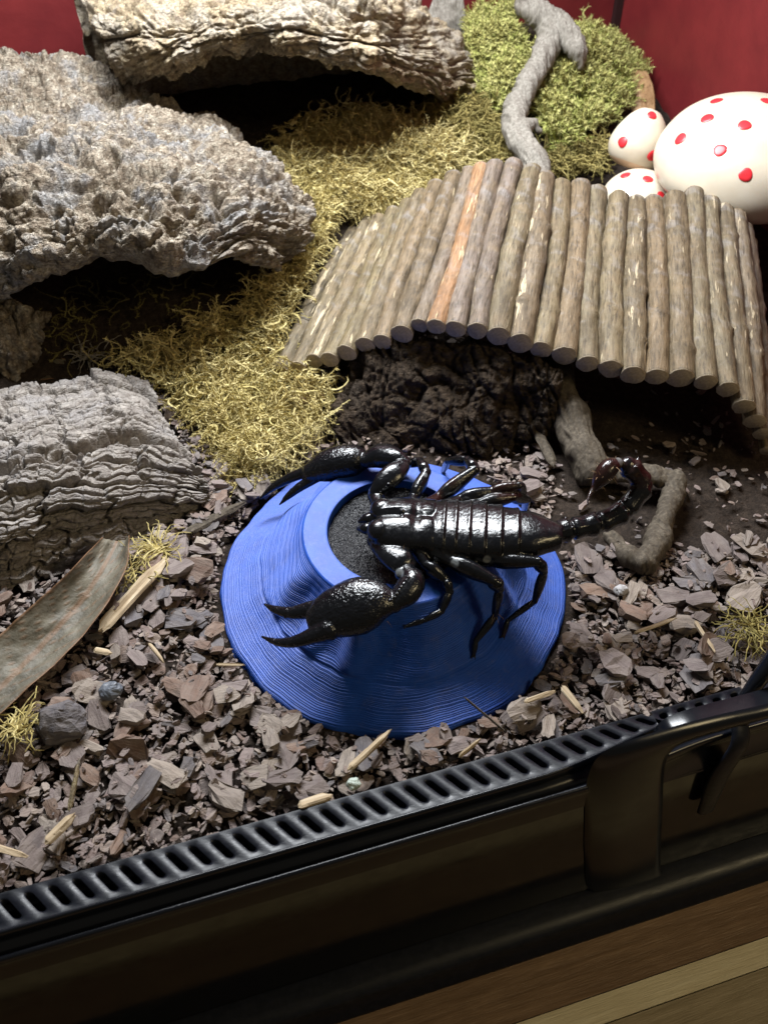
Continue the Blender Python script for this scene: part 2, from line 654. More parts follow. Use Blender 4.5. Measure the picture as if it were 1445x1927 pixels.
# scorpion
t = NT('scorpion_shell')
cl = t.attr('claw')
mb = t.attr('membrane')
rd = t.attr('red')
c = t.mix(rd, (0.0028, 0.0032, 0.0045), (0.014, 0.005, 0.004))
c = t.mix(t.math('MULTIPLY', mb, 0.75), c, (0.17, 0.18, 0.185))
gran = t.voro(11.0)
g1 = t.n('ShaderNodeBump')
g1.inputs['Distance'].default_value = 0.05*S
t.l(gran, g1.inputs['Height'])
t.l(t.math('MULTIPLY', cl, 0.38), g1.inputs['Strength'])
g1.invert = True
g2 = t.n('ShaderNodeBump')
g2.inputs['Distance'].default_value = 0.05*S
g2.inputs['Strength'].default_value = 0.5
t.l(t.noise(6.0, 4, 0.6), g2.inputs['Height'])
t.l(g1.outputs[0], g2.inputs['Normal'])
t.l(g2.outputs[0], t.b.inputs['Normal'])
M_scorp = t.set(c, t.ramp(t.noise(4, 5, 0.65), [(0.3, 0.11), (0.75, 0.34)]), Specular_IOR_Level=0.5, Coat_Weight=0.15, Coat_Roughness=0.06)
M_hair = mat_plain('bristle', (0.35, 0.22, 0.12), 0.5)

# mushrooms, frame, table
t = NT('glazed_white')
M_white = t.set(t.mix(t.ramp(t.noise(0.8, 3), [(0.3, 0.0), (0.7, 1.0)]), (0.55, 0.475, 0.365), (0.60, 0.53, 0.42)), 0.34, Coat_Weight=0.15,
                Subsurface_Weight=0.12)
t.b.inputs['Subsurface Radius'].default_value = (0.01, 0.005, 0.003)
t.b.inputs['Subsurface Scale'].default_value = 0.5
M_peach = mat_plain('glazed_peach', (0.62, 0.43, 0.29), 0.35, vary=0.06)
M_spot = mat_plain('red_enamel', (0.62, 0.022, 0.03), 0.4, vary=0.12)
t = NT('black_plastic')
t.bump((t.noise(26, 3), 0.006, 0.5))
scr = t.noise(6, 5, 0.7, 0.0, t.stretch((0.2, 1, 1)))
M_plastic = t.set(t.mix(t.ramp(t.noise(4, 5), [(0.4, 0.0), (0.75, 1.0)]), (0.004, 0.005, 0.008), (0.009, 0.010, 0.016)), t.ramp(scr, [(0.3, 0.30), (0.7, 0.48)]), Specular_IOR_Level=0.28)
t = NT('black_edge')
M_edge = t.set((0.005, 0.006, 0.009), t.ramp(t.noise(1.2, 3), [(0.3, 0.18), (0.7, 0.26)]), Specular_IOR_Level=0.4)
t = NT('black_gloss')
M_gloss = t.set((0.006, 0.006, 0.007), t.ramp(t.noise(1.5, 4), [(0.3, 0.07), (0.7, 0.16)]), Specular_IOR_Level=0.3)
M_table = mat_wood('table_brown', (0.14, 0.085, 0.045), (0.20, 0.125, 0.07), (0.27, 0.175, 0.10), 'x', 0.4, 0.6)
M_tablepale = mat_wood('table_pale', (0.56, 0.48, 0.30), (0.66, 0.58, 0.38), (0.72, 0.65, 0.45), 'x', 0.4, 0.6)
t = NT('door_glass')
tr = t.n('ShaderNodeBsdfTransparent')
t.l(tr.outputs[0], t.t.nodes['Material Output'].inputs[0])
t.t.nodes.remove(t.b)
M_glass = t.m
M_tan = mat_wood('table_tan', (0.24, 0.19, 0.11), (0.31, 0.25, 0.15), (0.37, 0.30, 0.19), 'x', 0.45, 0.6)


def mat_leaf(name, a, b, vein):
    t = NT(name)
    n = t.noise(1.6, 5, 0.6)
    c = t.mix(t.ramp(n, [(0.3, 0.0), (0.7, 1.0)]), a, b)
    c = t.mix(t.attr('vein'), c, vein)
    c = t.mix(t.ramp(t.noise(6, 4), [(0.62, 0.0), (0.70, 0.6)]), c, tuple(x*0.45 for x in a))
    t.bump((t.noise(5, 5, 0.65), 0.06, 0.7), (t.attr('vein'), 0.05, 0.7))
    return t.set(c, 0.55, Specular_IOR_Level=0.35)


M_leaf_grey = mat_leaf('leaf_grey', (0.06, 0.053, 0.038), (0.135, 0.12, 0.088), (0.17, 0.085, 0.04))
M_leaf_brown = mat_leaf('leaf_brown', (0.28, 0.16, 0.07), (0.42, 0.27, 0.14), (0.22, 0.12, 0.05))


# ------------------------------------------------------------------ the setting
def ground(x, y):
    x, y = np.asarray(x, float), np.asarray(y, float)
    z = 6.3*smooth(8, 40, y)+0.05*np.clip(y+6, 0, 14)
    z = z+1.9*np.exp(-(((x-21)/7.0)**2+((y-37)/4.6)**2))
    z = z-2.2*smooth(23, 29, x)*smooth(16, 28, y)
    return z


def PG(px, py):
    """points of the ground seen at arrays of photo positions"""
    px, py = np.asarray(px, float), np.asarray(py, float)
    d = Fw+Rt*((px-722.5)/FPX)[:, None]-Up*((py-963.5)/FPX)[:, None]
    z = np.zeros(len(px))
    for _ in range(40):
        q = CAM+d*((z-CAM[2])/d[:, 2])[:, None]
        z = 0.5*z+0.5*ground(q[:, 0], q[:, 1])
    return CAM+d*((z-CAM[2])/d[:, 2])[:, None]


gx = np.linspace(-46, 29.5, 220)
gy = np.linspace(-8.6, 41, 180)
GX, GY = np.meshgrid(gx, gy)
GZ = ground(GX, GY)
GZ = GZ+0.22*fbm(np.stack([GX*0.6, GY*0.6, GX*0], -1), 4)-0.35
V = np.stack([GX, GY, GZ], -1).reshape(-1, 3)
o = build('ground', V, [grid_faces(180, 220)], M_soil, base=(0, 0, 0))
tag(o, 'dark brown soil floor of the terrarium', 'soil', kind='structure')


def box(lo, hi):
    lo, hi = np.minimum(lo, hi), np.maximum(lo, hi)
    V = np.array([[(lo, hi)[i][0], (lo, hi)[j][1], (lo, hi)[k][2]] for k in (0, 1) for j in (0, 1) for i in (0, 1)])
    F = np.array([[0, 2, 3, 1], [4, 5, 7, 6], [0, 1, 5, 4], [2, 6, 7, 3], [0, 4, 6, 2], [1, 3, 7, 5]])
    return V, F


def wavy_wall(name, a, b, z0, z1, th, label):
    v, f = box(a+(z0,), b+(z1,))
    o = build(name, v, [f], M_red, smooth_shade=False)
    return tag(o, label, 'wall', kind='structure')


wavy_wall('wall_back', (-46, 41.0), (30.5, 42.0), -9, 42, 1, 'red back panel of the terrarium')
wavy_wall('wall_right', (29.5, -8.4), (30.4, 40.98), -9, 42, 1, 'dark red side panel of the terrarium beside the mushrooms')
v, f = box((28.98, 40.5, 0), (29.48, 40.98, 42))
o = build('corner_seal', v, [f], mat_plain('seal_black', (0.02, 0.008, 0.008), 0.5), smooth_shade=False)
tag(o, 'thin dark seal strip in the corner of the red panels', 'seal')

# table under the tank, planks side by side
v, f = box((-70, -75, -16), (80, 70, -11.6))
tb = build('table', v, [f], M_table, smooth_shade=False)
tag(tb, 'brown wooden table under the terrarium', 'table', kind='structure')
for y0, y1, m in ((-13.4, 20, M_table), (-14.45, -13.44, M_tablepale), (-17.6, -14.5, M_tan), (-22, -17.65, M_table), (-30, -22.05, M_table)):
    v, f = box((-70, y0, -11.55), (80, y1, -11.0 if m is M_table else -10.9))
    build('plank', v, [f], m, parent=tb, smooth_shade=False)


# ------------------------------------------------------------------ terrarium front frame
fr = empty('terrarium_frame', (0, -9, -11))
tag(fr, 'black plastic front frame of the terrarium with a row of vent slots', 'frame')


def xpath_y(x):                            # front edge of the vent ledge, curving back towards the lock
    return -9.42+0.62*smooth(2.0, 8.0, x)


def vent_cell(x0, x1, oval):
    """one cell of the ledge with its slot cut through"""
    n = 24
    yi, zt = -8.25, 0.9
    sh = 0.0 if oval else 0.74
    out, inn = [], []
    for k in range(n):
        a = 2*math.pi*k/n
        c, s = math.cos(a), math.sin(a)
        m = max(abs(c), abs(s))
        ox, oy = c/m, s/m
        u = (x1-x0)/2*ox
        xc = (x0+x1)/2+u
        w = (oy+1)/2
        xs = xc+sh*(0.5-w)
        yo = xpath_y(xs)*(1-w)+yi*w
        out.append((xs, yo, zt))
        hw, hl = (0.125, 0.34) if not oval else (0.15, 0.2)
        e = max(0.0, hl-hw)
        px_, py_ = hw*c, hw*s+(e if s > 0 else -e)
        w2 = 0.5+py_/1.12
        xs = (x0+x1)/2+px_+sh*(0.5-w2)
        yo = xpath_y(xs)*(1-w2)+yi*w2
        inn.append((xs, yo, zt))
    out, inn = np.array(out), np.array(inn)
    dn = inn-np.array([0, 0, 0.09])
    dn2 = inn-np.array([0, 0, 0.55])
    ctr = (inn+(inn-inn.mean(0))*0.22)-np.array([0, 0, 0.0])
    V = np.concatenate([out, ctr, inn-np.array([0, 0, 0.04]), dn2])
    q = grid_faces(4, n, wrap=True)
    return V, q


VV, FF = [], []
off = 0
x = -17.6
while x < 10.3:
    oval = x > 6.4
    w = 0.72
    V_, q_ = vent_cell(x, x+w, oval)
    if 6.4-0.72 < x <= 6.4:
        pass
    VV.append(V_)
    FF.append(q_+off)
    off += len(V_)
    x += w
build('vent_ledge', np.concatenate(VV), [np.concatenate(FF)], M_plastic, parent=fr, smooth_shade=True)
# profile below the ledge swept along the front
xs = np.linspace(-17.6, 16.0, 90)


def front_profile(x):
    e = float(xpath_y(x))
    g = -9.98+0.45*float(smooth(3.5, 9.0, x))
    return [(e+0.03, 0.86), (e+0.005, 0.93), (e-0.035, 0.96), (e-0.08, 0.94), (e-0.115, 0.88), (e-0.125, 0.70), (e-0.10, 0.50), (e-0.06, 0.40), (g+0.24, 0.30), (g+0.14, 0.29),
            (g+0.08, 0.34), (g+0.02, 0.385), (g-0.05, 0.38), (g-0.10, 0.31), (g-0.115, 0.2), (g-0.11, 0.0), (g-0.05, -0.35), (-9.98, -1.2)]


Vp = np.array([[(x, *p) for p in front_profile(x)] for x in xs])
build('front_moulding', Vp.reshape(-1, 3), [grid_faces(len(xs), Vp.shape[1])], M_edge, parent=fr)
v, f = box((-17.6, -9.95, -10.2), (16, -8.6, -1.1))
build('front_panel', v, [f], M_gloss, parent=fr, smooth_shade=False)
v, f = box((-17.6, -8.7, -1.0), (16, -8.2, 0.5))
build('ledge_back', v, [f], M_plastic, parent=fr, smooth_shade=False)
# bottom rail
prof = [(-9.96, -9.3), (-10.6, -9.35), (-11.0, -9.5), (-11.15, -9.75), (-11.15, -10.6), (-11.35, -10.75), (-11.35, -10.995)]
Vp = np.array([[(x, *p) for p in prof] for x in xs])
build('bottom_rail', Vp.reshape(-1, 3), [grid_faces(len(xs), Vp.shape[1])], M_plastic, parent=fr)

# lock in the middle of the front
lk = empty('door_lock', (11, -10, -3))
tag(lk, 'black rounded latch opening with a lever at the front frame corner', 'lock')
loop = np.array([PY(x_, y_, -10.12) for x_, y_ in ((1480, 1330), (1440, 1343), (1370, 1362), (1300, 1383), (1262, 1405), (1247, 1440), (1243, 1520), (1240, 1600), (1243, 1636), (1262, 1653), (1320, 1642), (1400, 1622), (1480, 1600))])
outer = np.array([PY(x_, y_, -10.0) for x_, y_ in ((1480, 1312), (1435, 1326), (1350, 1345), (1250, 1372), (1140, 1412), (1105, 1465), (1100, 1540), (1100, 1615), (1112, 1680), (1190, 1700), (1310, 1672), (1400, 1650), (1480, 1628))])
I_, O_ = catmull(loop, 61), catmull(outer, 61)
mid_ = I_*0.45+O_*0.55+np.array([0, -0.28, 0])
near_ = I_*0.9+O_*0.1+np.array([0, -0.22, 0])
back_ = I_+np.array([0, 0.9, 0])
Vp = np.stack([O_, O_*0.85+mid_*0.15+np.array([0, -0.12, 0]), mid_, near_, I_+np.array([0, -0.12, 0]), back_], 1)
build('opening_surround', Vp.reshape(-1, 3), [grid_faces(61, 6)], M_edge, parent=lk)
a, b = P(1384, 1338, 1.0), P(1475, 1212, 3.4)
V_, q_, t_ = sweep([a, (a+b)/2, b], [0.22, 0.3, 0.36], [0.30, 0.42, 0.5], M=10, sub=3)
build('lever', V_, [q_, t_], M_edge, parent=lk)
V_, q_, t_ = sweep([a+np.array([0, -0.25, -0.1]), a+np.array([-0.15, -0.85, -0.8]), a+np.array([-0.6, -1.05, -2.4]), a+np.array([-0.5, -1.1, -5.0])], [0.34, 0.42, 0.46, 0.36], 0.16, up=(0, 1, 0), M=12)
build('catch', V_, [q_, t_], M_plastic, parent=lk)
V_, q_, t_ = ellipsoid(a+np.array([0.05, -0.45, 0.05]), np.diag([0.2, 0.2, 0.2]))
build('pivot', V_, [q_, t_], M_plastic, parent=lk)

# glass doors of the tank
for x0, x1, lab in ((-17.5, 10.35, 'clear glass door closing the front over the blue dish'), (10.45, 29.3, 'clear glass door in front of the mushrooms')):
    v, f = box((x0, -8.80, 0.92), (x1, -8.50, 41))
    o = build('glass_door', v, [f], M_glass, smooth_shade=False)
    tag(o, lab, 'glass door', 'glass doors of the terrarium')


# ------------------------------------------------------------------ cork and bark
def cork_disp(G, lump, seed, pit, uu, vv, flow):
    """relief of virgin cork: lumps, long plates along the flow, deep pits, fine wrinkles"""
    q = G+seed
    wp = fbm(q*0.35, 2)
    a = uu*math.cos(flow)+vv*math.sin(flow)+0.5*wp
    b = -uu*math.sin(flow)+vv*math.cos(flow)+0.8*wp
    f = np.stack([a*0.30, b*0.85, a*0+seed], -1)
    w1, w2, cid = worley(f*0.75)
    d = 1.6*fbm(q*0.26, 2)+0.25*ridged(q*0.5+3, 1)
    d = d+0.55*(smooth(0.0, 0.22, w2-w1)-0.6)+0.42*((cid % 7)/7.0-0.5)
    x1, x2, c2 = worley(f*2.1+5)
    d = d+0.22*(smooth(0.0, 0.2, x2-x1)-0.5)+0.16*((c2 % 5)/5.0-0.5)
    d = d+0.07*ridged(f*3.2, 3)+0.13*ridged(q*1.3+7, 3)
    z1, z2, _ = worley(f*0.55+21)
    d = d-0.75*smooth(0.09, 0.0, z2-z1)
    z1, z2, _ = worley(q*np.array([0.7, 0.7, 0.7])+2)
    d = d-0.40*smooth(0.08, 0.0, z2-z1)
    y1, y2, c4 = worley(q*1.15+13)
    d = d+0.26*(smooth(0.0, 0.3, y2-y1)-0.6)+0.16*((c4 % 6)/6.0-0.5)
    y1, y2, c4 = worley(q*2.6+3)
    d = d+0.10*(smooth(0.0, 0.3, y2-y1)-0.6)+0.10*((c4 % 6)/6.0-0.5)
    for sc, of, k in ((0.42, 31, 2), (0.75, 77, 2), (1.4, 5, 2)):
        p1, _, c3 = worley(q*sc+of)
        d = d-pit*(c3 % k == 0)*smooth(0.52, 0.14, p1)*(0.95/sc**0.9)
    return lump*(d+0.10*fbm(q*4.5, 3))


def row_pts(rows):
    return np.array([P(*r) if len(r) == 3 else np.array(r[:3], float) for r in rows])


def cork_piece(name, rows, nv, nu, thick, lump, seed, m, label, cat, pit=1.0, flow=0.35, ragged=0.35, size=(14, 12)):
    G = loft([row_pts(r) for r in rows], nv, nu)
    vv, uu = np.meshgrid(np.linspace(0, 1, nv), np.linspace(0, 1, nu), indexing='ij')
    n = grid_normals(G)
    edge = np.minimum(np.minimum(uu, 1-uu)*size[0], np.minimum(vv, 1-vv)*size[1])
    t_in = nrm(np.gradient(G, axis=0))
    wob = fbm(np.stack([uu*size[0]*0.55, vv*size[1]*0.55, uu*0+seed], -1), 3)
    d = cork_disp(G, lump, seed, pit, uu*size[0], vv*size[1], flow)
    G = G+(smooth(2.2, 0.0, np.minimum(vv, 1-vv)*size[1])*ragged*wob)[..., None]*t_in*np.where(vv < 0.5, 1, -1)[..., None]
    d = d-0.7*lump*smooth(0.6, 0.0, edge)
    inn = -thick+0.25*fbm(G*0.8+seed+50, 3)+0.5*thick*smooth(0.7, 0.0, edge)
    inn = np.minimum(inn, d-0.3)
    Vv, Ff = slab(G, d, inn, n)
    o = build(name, Vv, Ff, m)
    return tag(o, label, cat)


cork_piece('cork_bark', [
    [(-120, 600, 4.0), (-10, 545, 6.6), (100, 478, 8.2), (220, 458, 8.5), (340, 488, 8.0), (450, 480, 7.2), (562, 500, 5.2)],
    [(-120, 430, 7.8), (0, 410, 8.6), (110, 385, 9.2), (220, 372, 9.4), (350, 385, 8.9), (480, 392, 8.2), (602, 440, 5.6)],
    [(-120, 300, 9.2), (0, 285, 9.7), (110, 275, 10.0), (220, 265, 10.0), (340, 280, 9.4), (470, 312, 8.2), (592, 372, 6.2)],
    [(-120, 190, 10), (0, 180, 10.2), (100, 175, 10.3), (200, 180, 9.8), (310, 215, 9.0), (410, 235, 8.2), (510, 300, 7.0)],
    [(-120, 90, 11), (-20, 80, 11.2), (60, 78, 11.2), (140, 95, 10.7), (240, 150, 9.6), (330, 195, 8.6), (400, 215, 7.0)]],
    260, 320, 1.6, 0.46, 3.7, M_cork, 'large pale pitted cork bark slab arching over a dark hollow, beside yellow moss', 'cork bark', 1.0, 0.5, 0.5, (18, 20))
cork_piece('cork_bark', [
    [(225, 160, 9.2), (330, 150, 10.4), (450, 118, 11.2), (600, 126, 11.2), (740, 168, 9.4), (880, 205, 5.6)],
    [(205, 110, 11.2), (320, 100, 12.2), (450, 70, 12.8), (600, 78, 12.8), (760, 125, 10.8), (915, 165, 6.4)],
    [(165, 40, 12.8), (300, 35, 13.6), (450, 10, 14.0), (600, 15, 14.0), (750, 60, 12.4), (900, 118, 7.6)],
    [(140, -50, 13.8), (300, -60, 14.6), (450, -80, 15.0), (600, -70, 15.0), (740, -10, 13.6), (860, 60, 9.0)],
    [(-7.5, 38.6, 12.0, 0), (-3, 38.8, 12.5, 0), (1.5, 38.9, 12.5, 0), (7, 38.9, 12.5, 0), (11.5, 38.8, 11.0, 0), (15.8, 38.6, 8.0, 0)],
    [(-7.5, 39.3, 5.5, 0), (-3, 39.4, 5.5, 0), (1.5, 39.4, 5.5, 0), (7, 39.4, 5.5, 0), (11.5, 39.4, 5.5, 0), (15.8, 39.2, 5.5, 0)]],
    200, 300, 1.2, 0.36, 21.3, M_cork2, 'long ochre cork bark log lying against the red back panel', 'cork bark', 0.8, 0.1, 0.5, (22, 15))
cork_piece('cork_bark', [
    [(-80, 560, 4.6), (0, 545, 4.8), (60, 580, 4.2), (95, 605, 3.4)],
    [(-80, 630, 3.6), (0, 620, 3.8), (50, 640, 3.2), (80, 650, 2.2)],
    [(-80, 720, 1.4), (0, 720, 1.4), (30, 735, 1.0), (50, 730, 0.4)]],
    80, 90, 1.2, 0.35, 41.0, M_cork, 'small broken cork stub standing below the large pale slab', 'cork bark', 0.5, 1.2, 0.4, (5, 6))


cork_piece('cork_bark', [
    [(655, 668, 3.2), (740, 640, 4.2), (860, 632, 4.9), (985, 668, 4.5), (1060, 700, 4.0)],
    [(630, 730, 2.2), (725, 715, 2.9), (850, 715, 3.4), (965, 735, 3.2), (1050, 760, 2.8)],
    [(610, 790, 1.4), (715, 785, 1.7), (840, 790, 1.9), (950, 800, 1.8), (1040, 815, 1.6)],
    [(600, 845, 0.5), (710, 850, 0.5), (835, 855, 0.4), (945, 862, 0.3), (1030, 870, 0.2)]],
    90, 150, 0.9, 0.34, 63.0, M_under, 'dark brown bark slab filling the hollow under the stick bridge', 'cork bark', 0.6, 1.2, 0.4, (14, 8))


def fir_piece():
    rows = [[(-120, 755, 2.3), (0, 735, 2.6), (90, 716, 2.7), (185, 702, 2.6), (268, 718, 1.9)],
            [(-120, 830, 3.3), (0, 810, 3.5), (110, 785, 3.5), (225, 765, 3.2), (325, 805, 2.1)],
            [(-120, 930, 3.4), (0, 905, 3.6), (130, 872, 3.5), (262, 850, 3.0), (378, 890, 1.7)],
            [(-120, 1030, 2.4), (0, 1005, 2.6), (130, 970, 2.5), (275, 945, 1.9), (392, 938, 0.9)],
            [(-120, 1120, 0.4), (0, 1105, 0.4), (110, 1082, 0.4), (240, 1032, 0.3), (375, 966, 0.2)]]
    nv, nu = 300, 320
    G = loft([pts(r) for r in rows], nv, nu)
    vv, uu = np.meshgrid(np.linspace(0, 9.5, nv), np.linspace(0, 10.5, nu), indexing='ij')
    # grain runs along the piece, tilted; blocks split along and across the grain
    a = uu*math.cos(0.12)+vv*math.sin(0.12)
    b = -uu*math.sin(0.12)+vv*math.cos(0.12)
    b2 = b+0.25*fbm(np.stack([a*0.5, b*0.5, a*0], -1), 3)
    b3 = b2+0.18*fbm(np.stack([a*1.3, b*1.3, a*0+2], -1), 2)
    def hsh(i, j):
        return (np.sin(i*127.1+j*311.7)*43758.5453) % 1.0
    row = b3*0.95+0.25*fbm(np.stack([a*0.35, b*0.2, a*0+6], -1), 2)
    si = np.floor(row)
    fb = row-si
    a2 = a*0.42+hsh(si, 1)*7+0.22*fbm(np.stack([a*0.9, b*1.6, a*0+4], -1), 3)
    ci = np.floor(a2)
    ca = a2-ci
    d = 0.50*hsh(si, ci)-0.25
    d = d-0.55*smooth(0.15, 0.0, np.minimum(fb, 1-fb))*(0.4+0.6*hsh(si, ci+9))-0.32*smooth(0.07, 0.0, np.minimum(ca, 1-ca))
    r2 = b3*3.1+0.5*fbm(np.stack([a*0.8, b*0.5, a*0+9], -1), 2)
    fb2 = r2-np.floor(r2)
    a3 = a*1.5+hsh(np.floor(r2), 5)*5+0.3*fbm(np.stack([a*2, b*2, a*0], -1), 2)
    fa3 = a3-np.floor(a3)
    d = d-0.15*smooth(0.2, 0.0, np.minimum(fb2, 1-fb2))-0.10*smooth(0.10, 0.0, np.minimum(fa3, 1-fa3))+0.12*hsh(np.floor(r2), np.floor(a3))
    d = d+0.04*ridged(np.stack([a*0.5, b3*5, a*0], -1), 3)+0.25*fbm(G*0.3, 2)
    gap = smooth(0.42, 0.0, np.abs(b-3.4-0.5*np.sin(a*0.5)-0.3*fbm(np.stack([a*0.6, a*0, a*0], -1), 3)))
    d = d-0.9*gap
    inn = np.minimum(np.full_like(d, -1.4), d-0.4)
    Vv, Ff = slab(G, d, inn)
    o = build('bark_chunk', Vv, Ff, M_fir)
    tag(o, 'thick grey chunk of fissured bark lying beside the dried leaf', 'bark')


fir_piece()
# grey flake leaning behind the long cork log
G = loft([pts([(790, 60, 8.6), (830, 62, 8.6), (880, 66, 8.0)]), pts([(805, 25, 9.6), (840, 22, 9.6), (876, 30, 9.2)]), pts([(828, -30, 11), (845, -32, 11), (868, -24, 10.8)])], 30, 30)
Vv, Ff = slab(G, 0.12*fbm(G*1.5, 3), np.full(G.shape[:2], -0.35))
tag(build('wood_flake', Vv, Ff, M_drift), 'grey triangular wood flake standing behind the long cork log', 'wood flake')


# ------------------------------------------------------------------ driftwood
def drift():
    ps = []
    main = pts([(985, 12, 10.4), (1005, 18, 10.6), (1038, 52, 9.8), (1022, 105, 8.8), (993, 160, 7.9), (968, 215, 7.0), (975, 258, 6.6), (1000, 300, 6.0), (1010, 345, 5.3)])
    ps.append(sweep(main, [0.5, 0.68, 0.85, 0.66, 0.58, 0.64, 0.60, 0.72, 0.75], M=18, sub=7))
    ps.append(sweep(pts([(1040, 48, 9.8), (1068, 70, 9.5), (1084, 95, 9.0), (1090, 124, 8.2)]), [0.9, 0.75, 0.5, 0.16], M=14))
    ps.append(sweep(pts([(978, 250, 6.8), (1000, 232, 6.9), (1014, 246, 6.5)]), [0.45, 0.28, 0.12], M=10))
    leg_ = np.stack([P(1035, 610, 3.6), P(1045, 700, 2.7), P(1075, 800, 1.7), P(1110, 880, 0.9)])  # lower end of the same driftwood branch, its shade painted by the darker material
    Vv, F, n = remeshed(ps, 0.085, 2)
    d = 0.14*fbm(Vv*np.array([1.0, 0.5, 0.6]), 3)+0.11*ridged(Vv*np.array([3.6, 0.5, 0.6]), 3)
    o = build('driftwood_branch', Vv+n*d[:, None], F, M_drift)
    tag(o, 'crooked grey driftwood branch rising through the green moss behind the stick bridge', 'driftwood')
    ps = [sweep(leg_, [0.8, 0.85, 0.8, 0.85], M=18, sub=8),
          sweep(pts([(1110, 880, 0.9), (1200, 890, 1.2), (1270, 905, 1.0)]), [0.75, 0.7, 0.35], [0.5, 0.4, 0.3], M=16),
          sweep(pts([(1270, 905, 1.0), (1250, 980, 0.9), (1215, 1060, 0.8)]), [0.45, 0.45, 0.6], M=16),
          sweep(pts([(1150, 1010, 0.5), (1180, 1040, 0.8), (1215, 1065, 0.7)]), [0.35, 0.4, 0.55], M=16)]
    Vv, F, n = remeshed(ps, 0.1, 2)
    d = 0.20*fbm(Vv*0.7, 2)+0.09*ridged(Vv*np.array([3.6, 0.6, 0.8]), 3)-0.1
    tag(build('root_and_shaded_branch', Vv+n*d[:, None], F, M_darkwood_shade), 'gnarled brown root with the driftwood branch end from the bridge arch, coloured dark as shade, beside the curled tail', 'root')


drift()

# ------------------------------------------------------------------ stick bridge
A0 = P(530, 694, 2.0)
B0 = P(1455, 850, 0.8)
U_ = B0-A0
U_[2] = 0
U_ /= np.linalg.norm(U_)
W_ = np.array([-U_[1], U_[0], 0])
fs = np.array([(0, 2.0), (.9, 2.4), (1.7, 2.8), (2.55, 3.2), (3.35, 3.65), (4.25, 4.1), (5.1, 4.5), (6.0, 5.0), (6.8, 5.5), (7.6, 5.75), (8.45, 5.7), (9.4, 5.65), (10.4, 5.5),
               (11.4, 5.25), (12.4, 5.0), (13.45, 4.8), (14.5, 4.6), (15.55, 4.45), (16.55, 4.4), (17.55, 4.35), (18.65, 4.35), (19.75, 4.3), (20.75, 4.05), (21.6, 3.4), (22.3, 2.7), (22.9, 1.9), (23.3, 1.1)])
bs = np.array([(0.6, 2.6), (1.0, 3.3), (2.1, 4.0), (3.5, 4.75), (5.3, 6.2), (6.7, 6.95), (8.1, 7.7), (9.1, 7.8), (9.9, 7.65), (11.0, 7.3), (11.8, 7.1), (12.7, 7.0), (13.7, 6.75), (14.5, 6.7), (15.5, 6.6),
               (16.5, 6.5), (17.4, 6.7), (18.4, 7.0), (19.3, 7.0), (20.4, 6.5), (21.4, 6.2), (22.2, 5.0), (22.9, 3.6), (23.2, 2.6)])
rad = np.array([.40, .36, .30, .36, .42, .38, .40, .45, .36, .34, .44, .48, .44, .44, .43, .46, .46, .46, .40, .45, .52, .46, .44, .38, .44, .38, .36])
br = empty('stick_bridge', (A0+B0)/2*np.array([1, 1, 0]))
tag(br, 'arched bridge of bark-covered sticks wired side by side over a dark hollow', 'bridge')
